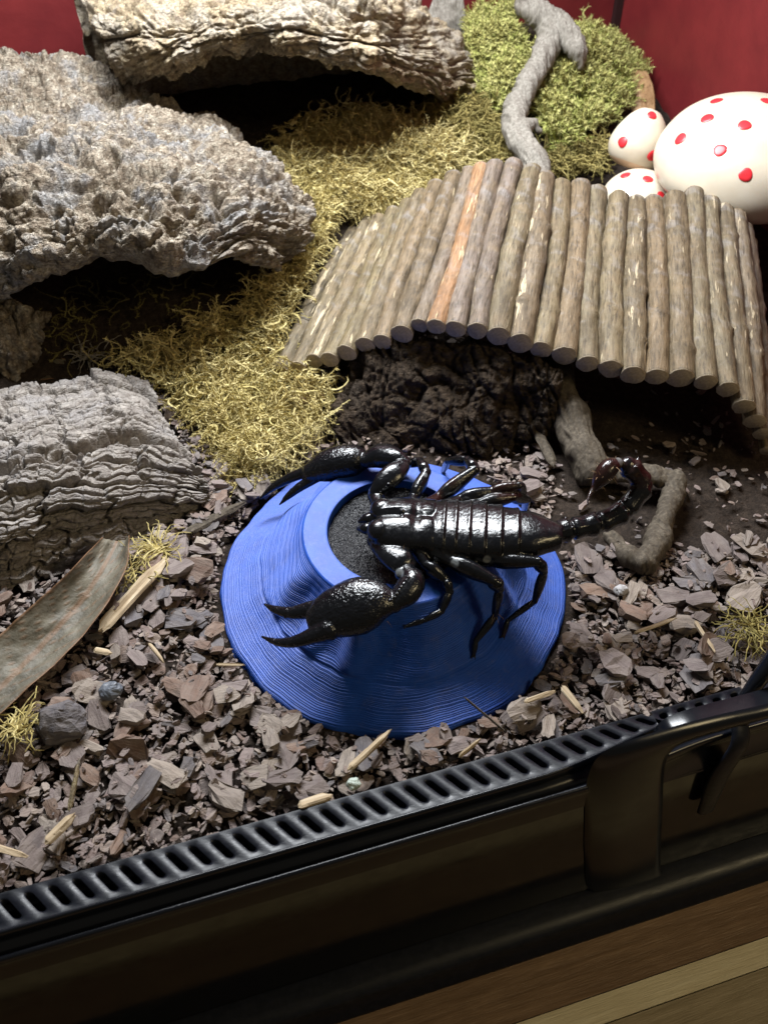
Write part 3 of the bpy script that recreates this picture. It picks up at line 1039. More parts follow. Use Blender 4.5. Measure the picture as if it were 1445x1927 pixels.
for i, (s, z) in enumerate(fs):
    r = rad[i]
    if 0 < i < len(fs)-1:
        gap = (np.linalg.norm(fs[i]-fs[i-1])+np.linalg.norm(fs[i+1]-fs[i]))/2
        r = (0.25*r+0.75*gap*0.52)*random.uniform(0.88, 1.10)
    a = A0+U_*s+np.array([0, 0, z-A0[2]])
    s2 = 1.0+0.906*s+random.uniform(-0.12, 0.12)
    z2 = np.interp(s2, bs[:, 0], bs[:, 1])
    b = A0+U_*s2+W_*(12+random.uniform(-0.35, 0.35))+np.array([0, 0, z2-A0[2]])
    a = a-W_*random.uniform(-0.1, 0.25)
    a[2] -= 0.1
    L = np.linalg.norm(b-a)
    K, M = 110, 22
    zz = np.linspace(0, L, K)
    th = np.arange(M)*2*math.pi/M
    TH, ZZ = np.meshgrid(th, zz)
    sd = i*13.7
    q = np.stack([np.cos(TH)*r*2.2+sd, np.sin(TH)*r*2.2, ZZ*0.55], -1)
    rr = r*(1+0.10*fbm(q*0.7, 3))+0.022*ridged(q*np.array([2, 2, 0.6]), 2)+0.02*fbm(q*3, 2)
    for kk in range(random.randint(3, 5)):      # knots
        kz, ka = random.uniform(0.8, L-0.8), random.uniform(1.2, 5.0)
        da = np.abs((TH-ka+math.pi) % (2*math.pi)-math.pi)*r
        g = np.exp(-((da/0.16)**2+((ZZ-kz)/0.16)**2))
        rr = rr+random.uniform(0.08, 0.18)*g*(1-1.5*np.exp(-((da/0.06)**2+((ZZ-kz)/0.06)**2)))+0.05*r*np.exp(-((ZZ-kz)/0.3)**2)
    bend = 0.16*np.sin(ZZ/L*math.pi)*np.array([math.cos(sd), math.sin(sd)])[:, None, None]+0.05*np.stack([fbm(np.stack([ZZ*0.4, ZZ*0+sd, ZZ*0], -1), 2), fbm(np.stack([ZZ*0.4, ZZ*0-sd, ZZ*0], -1), 2)])
    X, Y = rr*np.cos(TH)+bend[0], rr*np.sin(TH)+bend[1]
    Vs = np.stack([X, Y, ZZ], -1)
    side = Vs.reshape(-1, 3)
    caps = []
    fl = [grid_faces(K, M, wrap=True)]
    fm = [np.zeros(len(fl[0]), int)]
    o0 = len(side)
    extra = []
    tri = []
    for e, zdir in ((0, -1), (K-1, 1)):
        rg = Vs[e]
        c = rg.mean(0)
        inner = c+(rg-c)*0.93+np.array([0, 0, 0.035*zdir])
        k0 = o0+sum(len(x) for x in extra)
        extra.append(np.concatenate([inner, [c+np.array([0, 0, 0.03*zdir])]]))
        ii = np.arange(M)
        jj = (ii+1) % M
        bq = np.stack([e*M+ii, k0+ii, k0+jj, e*M+jj], -1)
        bt = np.stack([k0+ii, np.full(M, k0+M), k0+jj], -1)
        if zdir > 0:
            bq, bt = bq[:, ::-1], bt[:, ::-1]
        fl.append(bq)
        fm.append(np.ones(M, int))
        tri.append(bt)
    fl.append(np.concatenate(tri))
    fm.append(np.ones(2*M, int))
    zax = (b-a)/L
    xax = nrm(np.cross([0, 0, 1], zax))
    yax = np.cross(zax, xax)
    m = M_stick_or if i == 9 else (M_stick_peel if i in (0, 1, 2, 13, 18, 22, 23, 24) else M_stick)
    me = make_mesh('stick', np.concatenate([side]+extra), fl, [m, M_end], True, np.concatenate(fm))
    o = link('stick', me, br, a, np.stack([xax, yax, zax], 1))
    if i == 9:
        o['label'] = 'orange stripped stick'
# binding wire under the sticks
for w in (2.2, 9.8):
    path = []
    for i, (s, z) in enumerate(fs):
        s2 = 1.0+0.906*s
        k = w/12
        path.append(A0+U_*(s*(1-k)+s2*k)+W_*w+np.array([0, 0, z*(1-k)+np.interp(s2, bs[:, 0], bs[:, 1])*k-A0[2]-0.1]))
    V_, q_, t_ = sweep(path, 0.07, M=6, sub=3)
    build('wire', V_, [q_, t_], mat_plain('wire_steel', (0.12, 0.11, 0.10), 0.4), parent=br)


# ------------------------------------------------------------------ blue dish
DC = np.array([0.10, 0.80, 0.28])
TILT = math.radians(3.5)
DT = np.array([[1, 0, 0], [0, math.cos(TILT), -math.sin(TILT)], [0, math.sin(TILT), math.cos(TILT)]])
DZ = np.array([-0.45, 0.0, .10, .32, .62, .84, .91, 1.0, 1.5, 2.2, 2.8, 3.25])
DR = np.array([7.10, 7.05, 6.95, 6.38, 5.80, 5.45, 5.28, 5.26, 4.82, 4.25, 3.83, 3.55])


def lean(V):                               # the dish stands on sloping ground
    return (np.asarray(V)-DC)@DT.T+DC


def dish_r(z, th):
    r = np.interp(z, DZ, DR)
    q = np.stack([np.cos(th)*2.2, np.sin(th)*2.2, z*0.45+0*th], -1)
    r = r+0.20*fbm(q, 3)*smooth(2.9, 0.7, z)
    # buttresses below the rim
    ph = th*11/(2*math.pi)+0.35*np.sin(th*3+1.0)
    fr_ = np.abs((ph % 1.0)-0.42)
    r = r+(0.34*smooth(0.42, 0.0, fr_)-0.14)*smooth(0.95, 1.25, z)*smooth(3.2, 2.3, z)
    return r


def in_dish(q, dz=0.0):
    l = DT.T@(q-DC)
    r = math.hypot(l[0], l[1])
    if r > 7.05:
        return False
    return l[2]-dz <= (3.25 if r < 3.55 else float(np.interp(-r, -DR, DZ)))


def PD(px, py, dz=0.0):
    for t_ in np.linspace(6.5, 0, 400):
        q = P(px, py, t_)
        if in_dish(q, dz):
            return q
    return P(px, py, dz)


dish = empty('water_dish', DC)
tag(dish, 'round blue printed plastic dish with stepped sides under the black scorpion', 'dish')
nS = 360
th = np.arange(nS)*2*math.pi/nS
rings = []
z = -0.45
lay = 0.030
while z < 3.20:
    rr = dish_r(np.full(nS, z+lay*0.5), th)
    jit = 0.012*math.sin(z*91.7)
    rr = rr+jit
    lip = 0.010
    rings.append(np.stack([DC[0]+(rr+lip*0)*np.cos(th), DC[1]+rr*np.sin(th), np.full(nS, DC[2]+z)], -1))
    rings.append(np.stack([DC[0]+(rr+lip)*np.cos(th), DC[1]+(rr+lip)*np.sin(th), np.full(nS, DC[2]+z+lay*0.5)], -1))
    rings.append(np.stack([DC[0]+(rr-lip*0.3)*np.cos(th), DC[1]+(rr-lip*0.3)*np.sin(th), np.full(nS, DC[2]+z+lay*0.98)], -1))
    z += lay
Vd = lean(np.concatenate(rings))
build('side', Vd, [grid_faces(len(rings), nS, wrap=True)], M_blue, parent=dish, smooth_shade=False)
RIN = 2.62
prof = [(3.60, 3.18), (3.58, 3.22), (3.53, 3.25), (RIN+.07, 3.25), (RIN+.02, 3.24), (RIN, 3.20), (RIN-0.02, 2.2), (0.02, 2.2)]
rings = [np.stack([DC[0]+r*np.cos(th), DC[1]+r*np.sin(th), np.full(nS, DC[2]+zz)], -1) for r, zz in prof]
build('rim', lean(np.concatenate(rings)), [grid_faces(len(rings), nS, wrap=True)], M_blue, parent=dish, smooth_shade=False)
# black granules filling the dish
nr, nt = 60, 140
R_, T_ = np.meshgrid(np.linspace(0.01, RIN-0.03, nr), np.arange(nt)*2*math.pi/nt, indexing='ij')
Xs, Ys = DC[0]+R_*np.cos(T_), DC[1]+R_*np.sin(T_)
w1, w2, _ = worley(np.stack([Xs*6, Ys*6, Xs*0], -1))
Zs = DC[2]+2.82+0.13*(1-w1)+0.10*fbm(np.stack([Xs*0.8, Ys*0.8, Xs*0], -1), 2)
Vv = np.concatenate([np.stack([Xs, Ys, Zs], -1).reshape(-1, 3), np.stack([Xs[-1], Ys[-1], Xs[-1]*0+DC[2]+2.25], -1)])
Vv = lean(Vv)
Fs = grid_faces(nr+1, nt, wrap=True)
tag(build('wet_sponge', Vv, [Fs], M_sponge), 'black grainy wet sponge filling the blue dish', 'sponge')


# ------------------------------------------------------------------ scorpion
def scorpion():
    def P(x, y, z):                        # heights below are given over the dish rim
        return sight(x, y, z-0.55)

    def pts(rows):
        return np.array([P(*r) for r in rows])
    ps = []
    marks = {'claw': [], 'membrane': [], 'red': []}
    view = -Fw
    b0, b1 = P(706, 986, 5.0), P(1042, 1010, 5.0)
    e1 = nrm(b1-b0)
    e2 = nrm(np.cross(e1, [0, 0, 1]))
    if e2@view < 0:
        e2 = -e2                           # towards the camera side
    e3 = np.cross(e1, e2)
    if e3[2] < 0:
        e3 = -e3
    LB = np.linalg.norm(b1-b0)

    def W(a, b, c):
        return b0+e1*a+e2*b+e3*c

    def shell(stations, M=40, groove=None):
        """stations: (a, half width, top, bottom)"""
        st = catmull(np.array(stations), len(stations)*5)
        rings = []
        for a, w, tp, bt in st:
            tht = np.arange(M)*2*math.pi/M
            c, s = np.cos(tht), np.sin(tht)
            w, tp, bt = w*1.32, tp*1.25, bt*0.95
            bb = w*np.sign(c)*np.abs(c)**0.8
            cc = np.where(s > 0, tp*np.abs(s)**0.85, -bt*np.abs(s)**0.7)
            if groove:
                g = groove(a, bb)
                cc = np.where(s > 0, cc-g*np.clip(s, 0, 1)**0.5, cc)
            rings.append(W(a, 0, 0)+bb[:, None]*e2+cc[:, None]*e3)
        Vv = np.concatenate(rings)
        K = len(rings)
        Vv = np.concatenate([Vv, [rings[0].mean(0), rings[-1].mean(0)]])
        i = np.arange(M)
        j = (i+1) % M
        tri = np.concatenate([np.stack([np.full(M, K*M), j, i], -1), np.stack([np.full(M, K*M+1), (K-1)*M+i, (K-1)*M+j], -1)])
        ps.append((Vv, grid_faces(K, M, wrap=True), tri))

    # carapace with its median groove and lobed front
    def groove(a, b):
        return 0.20*np.exp(-(b/0.16)**2)*(1.0 if a < 1.0 else 0.5)+0.13*np.exp(-((b/0.9)**2))*math.exp(-((a-1.55)/0.18)**2)
    shell([(0.0, 0.55, 0.28, 0.25), (0.12, 0.78, 0.46, 0.35), (0.55, 0.90, 0.56, 0.42), (1.2, 0.97, 0.60, 0.48), (1.8, 0.95, 0.60, 0.5), (2.22, 0.96, 0.55, 0.5), (2.30, 0.85, 0.42, 0.45)], groove=groove)
    ps.append(ellipsoid(W(0.24, -0.54, 0.22), np.stack([e1*0.50, e2*0.50, e3*0.44])))
    ps.append(ellipsoid(W(0.24, 0.54, 0.22), np.stack([e1*0.50, e2*0.50, e3*0.44])))
    for s in (-1, 1):
        ps.append(ellipsoid(W(1.0, 0.12*s, 0.66), np.eye(3)*0.085, 10, 8))
        # chelicerae
        V_ = sweep([W(0.15, 0.24*s, -0.02), W(-0.3, 0.26*s, -0.02), W(-0.62, 0.2*s, -0.12)], [0.22, 0.24, 0.08], M=12)
        ps.append(V_)
    # seven tergites
    lens = [0.36, 0.44, 0.50, 0.56, 0.60, 0.62, LB-2.26-3.08+0.1]
    ws = [0.97, 1.0, 1.02, 1.02, 0.98, 0.90, 0.78]
    a = 2.26
    for k, (ln, w) in enumerate(zip(lens, ws)):
        w2 = ws[k+1] if k < 6 else 0.5
        tp = 0.60-0.012*k
        if k < 6:
            shell([(a-0.10, w*0.93, tp*0.86, 0.46), (a+0.05, w*0.97, tp*0.95, 0.5), (a+ln*0.6, (w+w2)/2, tp*1.01, 0.5), (a+ln*0.9, (w+w2)/2*1.015, tp*1.07, 0.52), (a+ln, (w+w2)/2*0.98, tp*0.90, 0.48)])
        else:
            shell([(a-0.10, w*0.93, tp*0.86, 0.46), (a+0.06, w*0.97, tp*0.95, 0.5), (a+ln*0.4, 0.74, tp*0.93, 0.48), (a+ln*0.75, 0.55, tp*0.82, 0.42), (a+ln*1.0, 0.42, tp*0.72, 0.38), (a+ln*1.12, 0.34, tp*0.6, 0.33)])
        a += ln
    # belly and side membrane
    shell([(2.0, 0.75, 0.2, 0.62), (3.2, 0.98, 0.2, 0.66), (4.6, 0.98, 0.2, 0.64), (5.8, 0.7, 0.2, 0.5), (6.3, 0.4, 0.1, 0.38)], M=24)
    # tail
    tl = pts([(1032, 1006, 4.95), (1072, 996, 4.95), (1126, 986, 4.95), (1176, 962, 5.15), (1212, 912, 5.8), (1180, 874, 6.6), (1150, 874, 6.9)])
    rs = [0.46, 0.45, 0.44, 0.43, 0.43, 0.30]
    for k in range(6):
        p, q = tl[k], tl[k+1]
        d = q-p
        r = rs[k]
        if k < 5:
            ps.append(sweep([p+d*0.05, p+d*0.16, p+d*0.5, p+d*0.82, p+d*0.97], [r*0.72, r*0.98, r*0.9, r*1.05, r*0.80], M=16, sub=4))
            for s in (-1, 1):              # keels
                sd_ = nrm(np.cross(d, [0, 0, 1]))
                uu = nrm(np.cross(sd_, d))
                ps.append(sweep([p+d*0.14+uu*r*0.68+sd_*s*r*0.55, p+d*0.5+uu*r*0.66+sd_*s*r*0.52, p+d*0.9+uu*r*0.82+sd_*s*r*0.58], 0.06, M=6, sub=3))
    # telson: bulb and curved sting
    tb_ = pts([(1160, 872, 6.8), (1146, 880, 6.85), (1132, 898, 6.6), (1120, 916, 6.3)])
    ps.append(sweep(tb_, [0.24, 0.36, 0.34, 0.16], M=14))
    ps.append(sweep(pts([(1124, 910, 6.4), (1112, 926, 6.2), (1106, 940, 6.2), (1105, 950, 6.3)]), [0.15, 0.09, 0.05, 0.02], M=10))
    marks['red'] += [(tb_[1], 0.8), (tb_[2], 0.8), (P(1112, 926, 6.2), 0.5), (P(1204, 900, 6.0), 0.6), (P(1192, 884, 6.4), 0.5)]
    marks['membrane'] += [(P(1166, 868, 7.0), 0.2)]

    # walking legs
    def leg(pt, r0=0.17, seg=(1.25, 1.15, 0.95, 0.75, 0.6, 0.45)):
        r = r0*1.30
        pt = [np.array(q) for q in pt]
        for q in pt[2:-1]:                 # keep the shanks clear of the dish
            while in_dish(q, 0.26):
                q += nrm(CAM-q)*0.04
        for k in range(len(pt)-1):
            p, q = pt[k], pt[k+1]
            d = q-p
            rr = r*seg[min(k, len(seg)-1)]
            ps.append(sweep([p, p+d*0.25, p+d*0.6, q], [rr*0.75, rr*1.05, rr, rr*0.72], [rr*0.95, rr*1.35, rr*1.25, rr*0.8], M=12, sub=3))
            ps.append(ellipsoid(q, np.eye(3)*rr*0.82, 10, 8))
        f, g = pt[-1], pt[-1]-pt[-2]
        g = nrm(g*np.array([1, 1, 0.2]))
        for s in (-1, 1):                  # claws of the foot
            sd_ = nrm(np.cross(g, [0, 0, 1]))
            ps.append(sweep([f, f+g*0.12+sd_*s*0.07, f+g*0.2+sd_*s*0.1-np.array([0, 0, 0.05])], [0.05, 0.035, 0.012], M=6, sub=3))

    leg([W(1.45, 0.75, -0.2), P(802, 1063, 4.7), P(837, 1090, 4.3), P(846, 1114, 3.6), P(831, 1150, 2.6), P(800, 1167, 2.1), PD(766, 1178, 0.12)], 0.16)
    leg([W(1.8, 0.8, -0.2), P(850, 1056, 4.8), P(928, 1092, 4.6), P(940, 1108, 4.2), P(931, 1160, 2.8), P(895, 1206, 1.6), PD(891, 1232, 0.1)], 0.19)
    leg([W(2.1, 0.8, -0.2), P(886, 1050, 4.7), P(922, 1056, 4.7), P(1012, 1057, 4.9), P(1023, 1076, 4.4), P(1006, 1131, 2.8), P(955, 1168, 2.0), PD(947, 1195, 0.1)], 0.20)
    leg([W(1.0, -0.7, -0.2), P(779, 936, 4.8), P(802, 888, 5.2), P(790, 868, 5.2), P(764, 874, 4.7), PD(740, 895, 0.08)], 0.17)
    leg([W(1.5, -0.75, -0.2), P(826, 936, 4.8), P(893, 884, 5.4), P(880, 866, 5.4), P(842, 868, 4.8), PD(834, 886, 0.08)], 0.18)
    leg([W(2.0, -0.75, -0.2), P(866, 940, 4.8), P(925, 925, 5.0), P(976, 914, 5.2), P(985, 925, 4.6), P(950, 938, 3.8), PD(920, 946, 0.1)], 0.18)
    leg([W(2.3, -0.75, -0.2), P(905, 948, 4.8), P(965, 936, 4.9), P(992, 940, 4.0), PD(985, 962, 0.1)], 0.16)
    marks['membrane'] += [(P(856, 1060, 4.95), 0.17), (P(916, 1052, 4.95), 0.15), (P(801, 893, 5.35), 0.10)]
    marks['red'] += [(P(890, 1225, 1.2), 0.4), (P(945, 1188, 1.5), 0.4), (P(815, 940, 4.9), 0.5), (P(950, 925, 5.0), 0.6), (P(790, 1170, 2.0), 0.35), (P(850, 910, 5.1), 0.4)]

    # claw arms
    def chela(base, tip_dir_pts, width, thick, fixed, movable, upv):
        ps.append(sweep(base, width, thick, up=upv, M=24, sub=8))
        for path, r in (fixed, movable):
            ps.append(sweep(path, r, np.array(r)*0.85, up=upv, M=12, sub=6))
            for k in range(1, 9):
                q = catmull(path, 11)[k]
                c = np.mean([catmull(fixed[0], 11)[k], catmull(movable[0], 11)[k]], 0)
                d = nrm(c-q)
                rr = np.interp(k/10, np.linspace(0, 1, len(r)), r)
                ps.append(ellipsoid(q+d*rr*0.92, np.eye(3)*(0.05+0.03*(k % 3 == 0)), 8, 6))
        for q, rr in zip(base, width):
            marks['claw'].append((np.array(q), float(rr)*1.25))
        for path in (fixed[0], movable[0]):
            for q in path:
                marks['claw'].append((np.array(q), 0.3))

    # near arm
    ps.append(sweep([W(0.35, 0.55, -0.2), P(706, 1016, 4.6), P(712, 1028, 4.6)], [0.32, 0.34, 0.30], M=14))
    up_n = nrm(view*0.75+np.array([0, 0, 0.6]))
    ps.append(sweep(pts([(708, 1026, 4.75), (730, 1040, 4.9), (755, 1056, 4.95), (770, 1066, 4.8)]), [0.28, 0.44, 0.50, 0.34], [0.22, 0.28, 0.28, 0.24], up=up_n, M=18))
    for k in range(9):
        q = P(716+7.0*k, 1024+3.6*k, 5.12)
        ps.append(ellipsoid(q, np.eye(3)*0.055, 8, 6))
    ps.append(ellipsoid(P(757, 1078, 4.75), np.eye(3)*0.30, 14, 10))
    marks['membrane'].append((P(749, 1078, 5.0), 0.21))
    ps.append(sweep(pts([(768, 1076, 4.85), (776, 1092, 4.8), (765, 1114, 4.65), (742, 1134, 4.5)]), [0.30, 0.46, 0.50, 0.34], [0.28, 0.40, 0.42, 0.3], up=up_n, M=18))
    for k in range(8):
        ps.append(ellipsoid(P(768-4.6*k, 1086+6.2*k, 5.18-0.05*k), np.eye(3)*0.045, 8, 6))
    chela(pts([(742, 1136, 4.45), (716, 1134, 4.4), (684, 1138, 4.25), (648, 1148, 4.05), (612, 1160, 3.8), (594, 1168, 3.65)]), None,
          [0.35, 0.78, 1.04, 1.00, 0.80, 0.52], [0.32, 0.56, 0.66, 0.60, 0.45, 0.34],
          (pts([(622, 1146, 3.85), (590, 1147, 3.6), (550, 1153, 3.3), (520, 1148, 3.1), (498, 1137, 2.95)]), [0.46, 0.36, 0.25, 0.17, 0.05]),
          (pts([(620, 1184, 3.75), (590, 1196, 3.5), (552, 1208, 3.2), (520, 1208, 2.95), (493, 1198, 2.75)]), [0.44, 0.32, 0.22, 0.14, 0.04]), up_n)
    # far arm
    ps.append(sweep([W(0.3, -0.55, -0.15), P(708, 936, 4.7), P(706, 926, 4.8)], [0.3, 0.32, 0.28], M=14))
    ps.append(sweep(pts([(706, 926, 4.9), (722, 908, 5.2), (742, 890, 5.4), (758, 876, 5.4)]), [0.26, 0.42, 0.46, 0.32], [0.22, 0.26, 0.26, 0.22], up=up_n, M=18))
    for k in range(9):
        ps.append(ellipsoid(P(716+5.0*k, 926-4.8*k, 5.3+0.02*k), np.eye(3)*0.05, 8, 6))
    ps.append(sweep(pts([(762, 872, 5.3), (742, 862, 5.3), (716, 858, 5.1), (690, 866, 4.9)]), [0.28, 0.44, 0.52, 0.34], [0.26, 0.40, 0.44, 0.30], up=up_n, M=18))
    chela(pts([(690, 866, 4.8), (672, 866, 4.7), (642, 870, 4.5), (612, 878, 4.25), (586, 888, 4.0)]), None,
          [0.32, 0.62, 0.74, 0.66, 0.44], [0.32, 0.58, 0.66, 0.58, 0.38],
          (pts([(596, 882, 4.1), (570, 890, 3.8), (540, 902, 3.4), (512, 918, 2.9), (490, 938, 2.4)]), [0.36, 0.26, 0.22, 0.16, 0.05]),
          (pts([(602, 890, 4.05), (584, 904, 3.75), (562, 918, 3.45), (542, 934, 3.1), (526, 950, 2.8)]), [0.34, 0.24, 0.20, 0.14, 0.04]), up_n)

    Vv, F, n = remeshed(ps, 0.036, 1)
    attrs = {}
    for k, ms in marks.items():
        a_ = np.zeros(len(Vv))
        for c, r in ms:
            if r > 0:
                d = np.linalg.norm(Vv-np.asarray(c), axis=1)
                a_ = np.maximum(a_, smooth(r*1.15, r*0.75, d))
        attrs[k] = a_
    # granules on the claws
    w1, w2, _ = worley(Vv*5.5)
    Vv = Vv+n*(0.016*attrs['claw']*(0.55-w1))[:, None]
    o = build('scorpion', Vv, F, M_scorp, attrs=attrs)
    tag(o, 'glossy black scorpion with open claws and curled tail on the blue dish', 'scorpion')
    # bristles
    hp = []
    spots = [(tb_[1], 0.34, 14), (tb_[2], 0.3, 12), (P(1206, 900, 6.0), 0.4, 8), (P(931, 1150, 3.0), 0.2, 6), (P(1006, 1120, 3.1), 0.2, 6), (P(720, 1160, 3.2), 0.8, 6), (P(768, 1044, 5.0), 0.3, 6), (P(840, 1120, 3.4), 0.2, 5)]
    for c, r, k in spots:
        for _ in range(k):
            d = nrm(rng.normal(size=3))
            l_ = random.uniform(0.22, 0.45)
            p = np.asarray(c)+d*r*0.8
            d2 = nrm(d+0.4*rng.normal(size=3))
            hp.append([p, p+d2*l_*0.5, p+d2*l_+np.array([0, 0, -0.04])])
    V_, F_, *_ = strands(np.array(hp), np.tile([0.012, 0.009, 0.003], (len(hp), 1)), 3)
    build('hair', V_, [F_], M_hair, parent=o)['kind'] = 'stuff'


scorpion()


# ------------------------------------------------------------------ mushrooms
def mushroom(name, c, ax, prof, spots, label, stem):
    """cap turned round the axis ax; prof (radius, height) from the underside to the top"""
    c = np.asarray(c, float)
    z = nrm(ax)
    x = nrm(np.cross([0.3, 1, 0], z))
    y = np.cross(z, x)
    R = np.stack([x, y, z])
    base = c.copy()
    base[2] = float(ground(c[0], c[1]))
    root = empty(name, base)
    tag(root, label, 'mushroom', 'white mushrooms with red dots')
    pr = catmull(np.array(prof), 44)
    M = 64
    th = np.arange(M)*2*math.pi/M
    rg = [np.stack([r*np.cos(th), r*np.sin(th), np.full(M, h)], -1) for r, h in pr]
    V = np.concatenate(rg+[[[0, 0, pr[0][1]], [0, 0, pr[-1][1]]]])
    K = len(pr)
    i = np.arange(M)
    j = (i+1) % M
    tri = np.concatenate([np.stack([np.full(M, K*M), j, i], -1), np.stack([np.full(M, K*M+1), (K-1)*M+i, (K-1)*M+j], -1)])
    fz = np.concatenate([np.repeat(pr[:-1, 1], M)])
    q = grid_faces(K, M, wrap=True)
    cut = np.argmax(pr[:, 0])
    fm = np.concatenate([(np.arange(len(q))//M < cut*0.55).astype(int), np.array([1]*M+[0]*M)])
    cap = build('cap', V@R+c, [q, tri], [M_white, M_peach], parent=root, fm=fm)
    # stem
    sp, sr = stem
    V_, q_, t_ = sweep(sp, sr, M=28)
    build('stem', V_, [q_, t_], M_peach, parent=root)
    # red dots, laid on the cap along the sight line to each
    up = pr[cut:]

    def surf(p):                           # signed distance-like: outside > 0
        l = (p-c)@R.T
        h = np.clip(l[..., 2], pr[0, 1], pr[-1, 1])
        rr = np.interp(h, up[:, 1], up[:, 0])
        low = np.interp(h, pr[:cut+1, 1], pr[:cut+1, 0])
        return np.hypot(l[..., 0], l[..., 1])-np.where(h >= up[0, 1], rr, low)+np.maximum(0, l[..., 2]-pr[-1, 1])*3

    def hit(px, py):
        d = nrm(Fw+Rt*(px-722.5)/FPX-Up*(py-963.5)/FPX)
        t0 = (c-CAM)@d-12
        for t_ in np.arange(t0, t0+24, 0.02):
            if surf(CAM+d*t_) <= 0:
                return CAM+d*t_
        return None

    for px, py, rd_ in [(a_, b_, c_*0.88) for a_, b_, c_ in spots]:
        q0 = hit(px, py)
        if q0 is None:
            continue
        e = 0.05
        gr = np.array([surf(q0+np.eye(3)[k]*e)-surf(q0-np.eye(3)[k]*e) for k in range(3)])/(2*e)
        gm = max(1.0, float(np.linalg.norm(gr)))
        g = nrm(gr)
        t1 = nrm(np.cross(g, [0.2, 0.3, 1]))
        t2 = np.cross(g, t1)
        rr, aa = np.meshgrid(np.linspace(0.02, 1, 7), np.arange(26)*2*math.pi/26, indexing='ij')
        wob = 1+0.05*np.sin(aa*3+px)
        D = q0+rd_*(rr*wob*np.cos(aa))[..., None]*t1+rd_*(rr*wob*np.sin(aa))[..., None]*t2
        for _ in range(8):                 # settle on the curved cap
            D = D-g*np.clip(surf(D)/gm, -0.2, 0.2)[..., None]*0.8
        D = D+g*(0.035*np.sqrt(np.clip(1-rr**4, 0, 1))+0.03)[..., None]
        build('spot', D.reshape(-1, 3), [grid_faces(7, 26, wrap=True)], M_spot, parent=cap)


cB = P(1402, 296, 7.4)
gB = np.array([*cB[:2], float(ground(cB[0], cB[1]))])
mushroom('mushroom', cB, (-0.06, -0.10, 1), [(1.2, -1.45), (3.3, -1.6), (4.4, -1.2), (4.8, -0.45), (4.65, 0.4), (4.05, 1.35), (3.1, 2.05), (1.9, 2.55), (0.8, 2.78), (0.05, 2.82)],
         [(1264, 210, .36), (1280, 261, .38), (1330, 223, .38), (1347, 190, .38), (1354, 283, .38), (1400, 236, .38), (1402, 329, .38), (1442, 190, .38)],
         'largest white mushroom with many red dots, at the edge behind the bridge', ([gB-np.array([0, 0, .3]), (gB+cB)/2, cB-np.array([0, 0, 1.2])], [1.9, 1.6, 1.5]))
c1 = P(1200, 272, 6.3)
g1_ = np.array([*c1[:2], float(ground(c1[0], c1[1]))])
mushroom('mushroom', c1, (0.42, 0.25, 1), [(0.35, -1.36), (0.9, -1.28), (1.4, -0.95), (1.66, -0.3), (1.56, 0.4), (1.3, 1.0), (0.98, 1.5), (0.55, 1.88), (0.05, 2.0)],
         [(1226, 217, .31), (1171, 267, .34), (1226, 293, .34)],
         'small tilted egg shaped mushroom with three red dots leaning on the largest', ([g1_-np.array([0, 0, .3]), (g1_+c1)/2, c1-np.array([0, 0, 0.6])], [0.8, 0.7, 0.6]))
c2 = P(1202, 372, 4.7)
g2_ = np.array([*c2[:2], float(ground(c2[0], c2[1]))])
mushroom('mushroom', c2, (0, 0, 1), [(0.6, -0.9), (1.5, -0.95), (2.0, -0.6), (2.1, 0.0), (1.85, 0.6), (1.3, 1.1), (0.7, 1.35), (0.05, 1.42)],
         [(1176, 330, .33), (1218, 337, .33), (1243, 370, .33)],
         'low domed mushroom with red dots half hidden behind the bridge sticks', ([g2_-np.array([0, 0, .3]), (g2_+c2)/2, c2-np.array([0, 0, 0.5])], [0.9, 0.8, 0.7]))


# ------------------------------------------------------------------ leaves and splinters
def leaf(rows, name, m, label, nv=60, nu=26, th=0.035, curl=0.0):
    G = loft([pts(r) for r in rows], nv, nu)
    vv, uu = np.meshgrid(np.linspace(0, 1, nv), np.linspace(-1, 1, nu), indexing='ij')
    d = 0.10*fbm(G*0.7, 3)+curl*(np.abs(uu)**2.2-0.5)*(0.6+0.4*np.sin(vv*7))+0.05*fbm(np.stack([uu*3, vv*16, uu*0], -1), 2)*(1+curl)
    vein = np.exp(-(uu/0.05)**2)
    sv = np.abs(((vv*14+np.abs(uu)*1.6) % 1.0)-0.5)
    vein = np.maximum(vein, 0.55*np.exp(-(sv/0.05)**2)*(np.abs(uu) < 0.93))
    d = d-0.03*vein
    vein = np.maximum(vein, smooth(0.90, 0.99, np.abs(uu)))
    Vv, Ff = slab(G, d, d-th)
    o = build(name, Vv, Ff, m, attrs={'vein': np.concatenate([vein.ravel(), vein.ravel()])})
    tag(o, label, 'leaf')


leaf([[(192, 1014, 2.15), (220, 1014, 1.95), (246, 1010, 2.05)], [(135, 1072, 2.45), (182, 1086, 1.95), (238, 1080, 1.85)], [(75, 1128, 2.35), (128, 1156, 1.75), (192, 1158, 1.65)],
      [(8, 1188, 2.15), (66, 1226, 1.55), (122, 1236, 1.45)], [(-55, 1245, 1.95), (5, 1290, 1.45), (50, 1300, 1.35)], [(-110, 1300, 1.75), (-55, 1350, 1.35), (-20, 1362, 1.25)], [(-160, 1370, 1.45), (-120, 1400, 1.25), (-95, 1410, 1.15)]],
     'dried_leaf', M_leaf_grey, 'large curled grey green dried leaf at the left below the bark chunk', curl=0.45)
leaf([[(40, 700, 1.6), (42, 712, 1.5), (40, 722, 1.5)], [(90, 672, 1.9), (95, 692, 1.7), (95, 712, 1.6)], [(140, 680, 1.8), (145, 695, 1.7), (145, 708, 1.6)], [(185, 697, 1.6), (186, 700, 1.6), (185, 704, 1.55)]],
     'dried_leaf', M_leaf_grey, 'small pale dried leaf between the cork stub and the bark chunk', 40, 18)
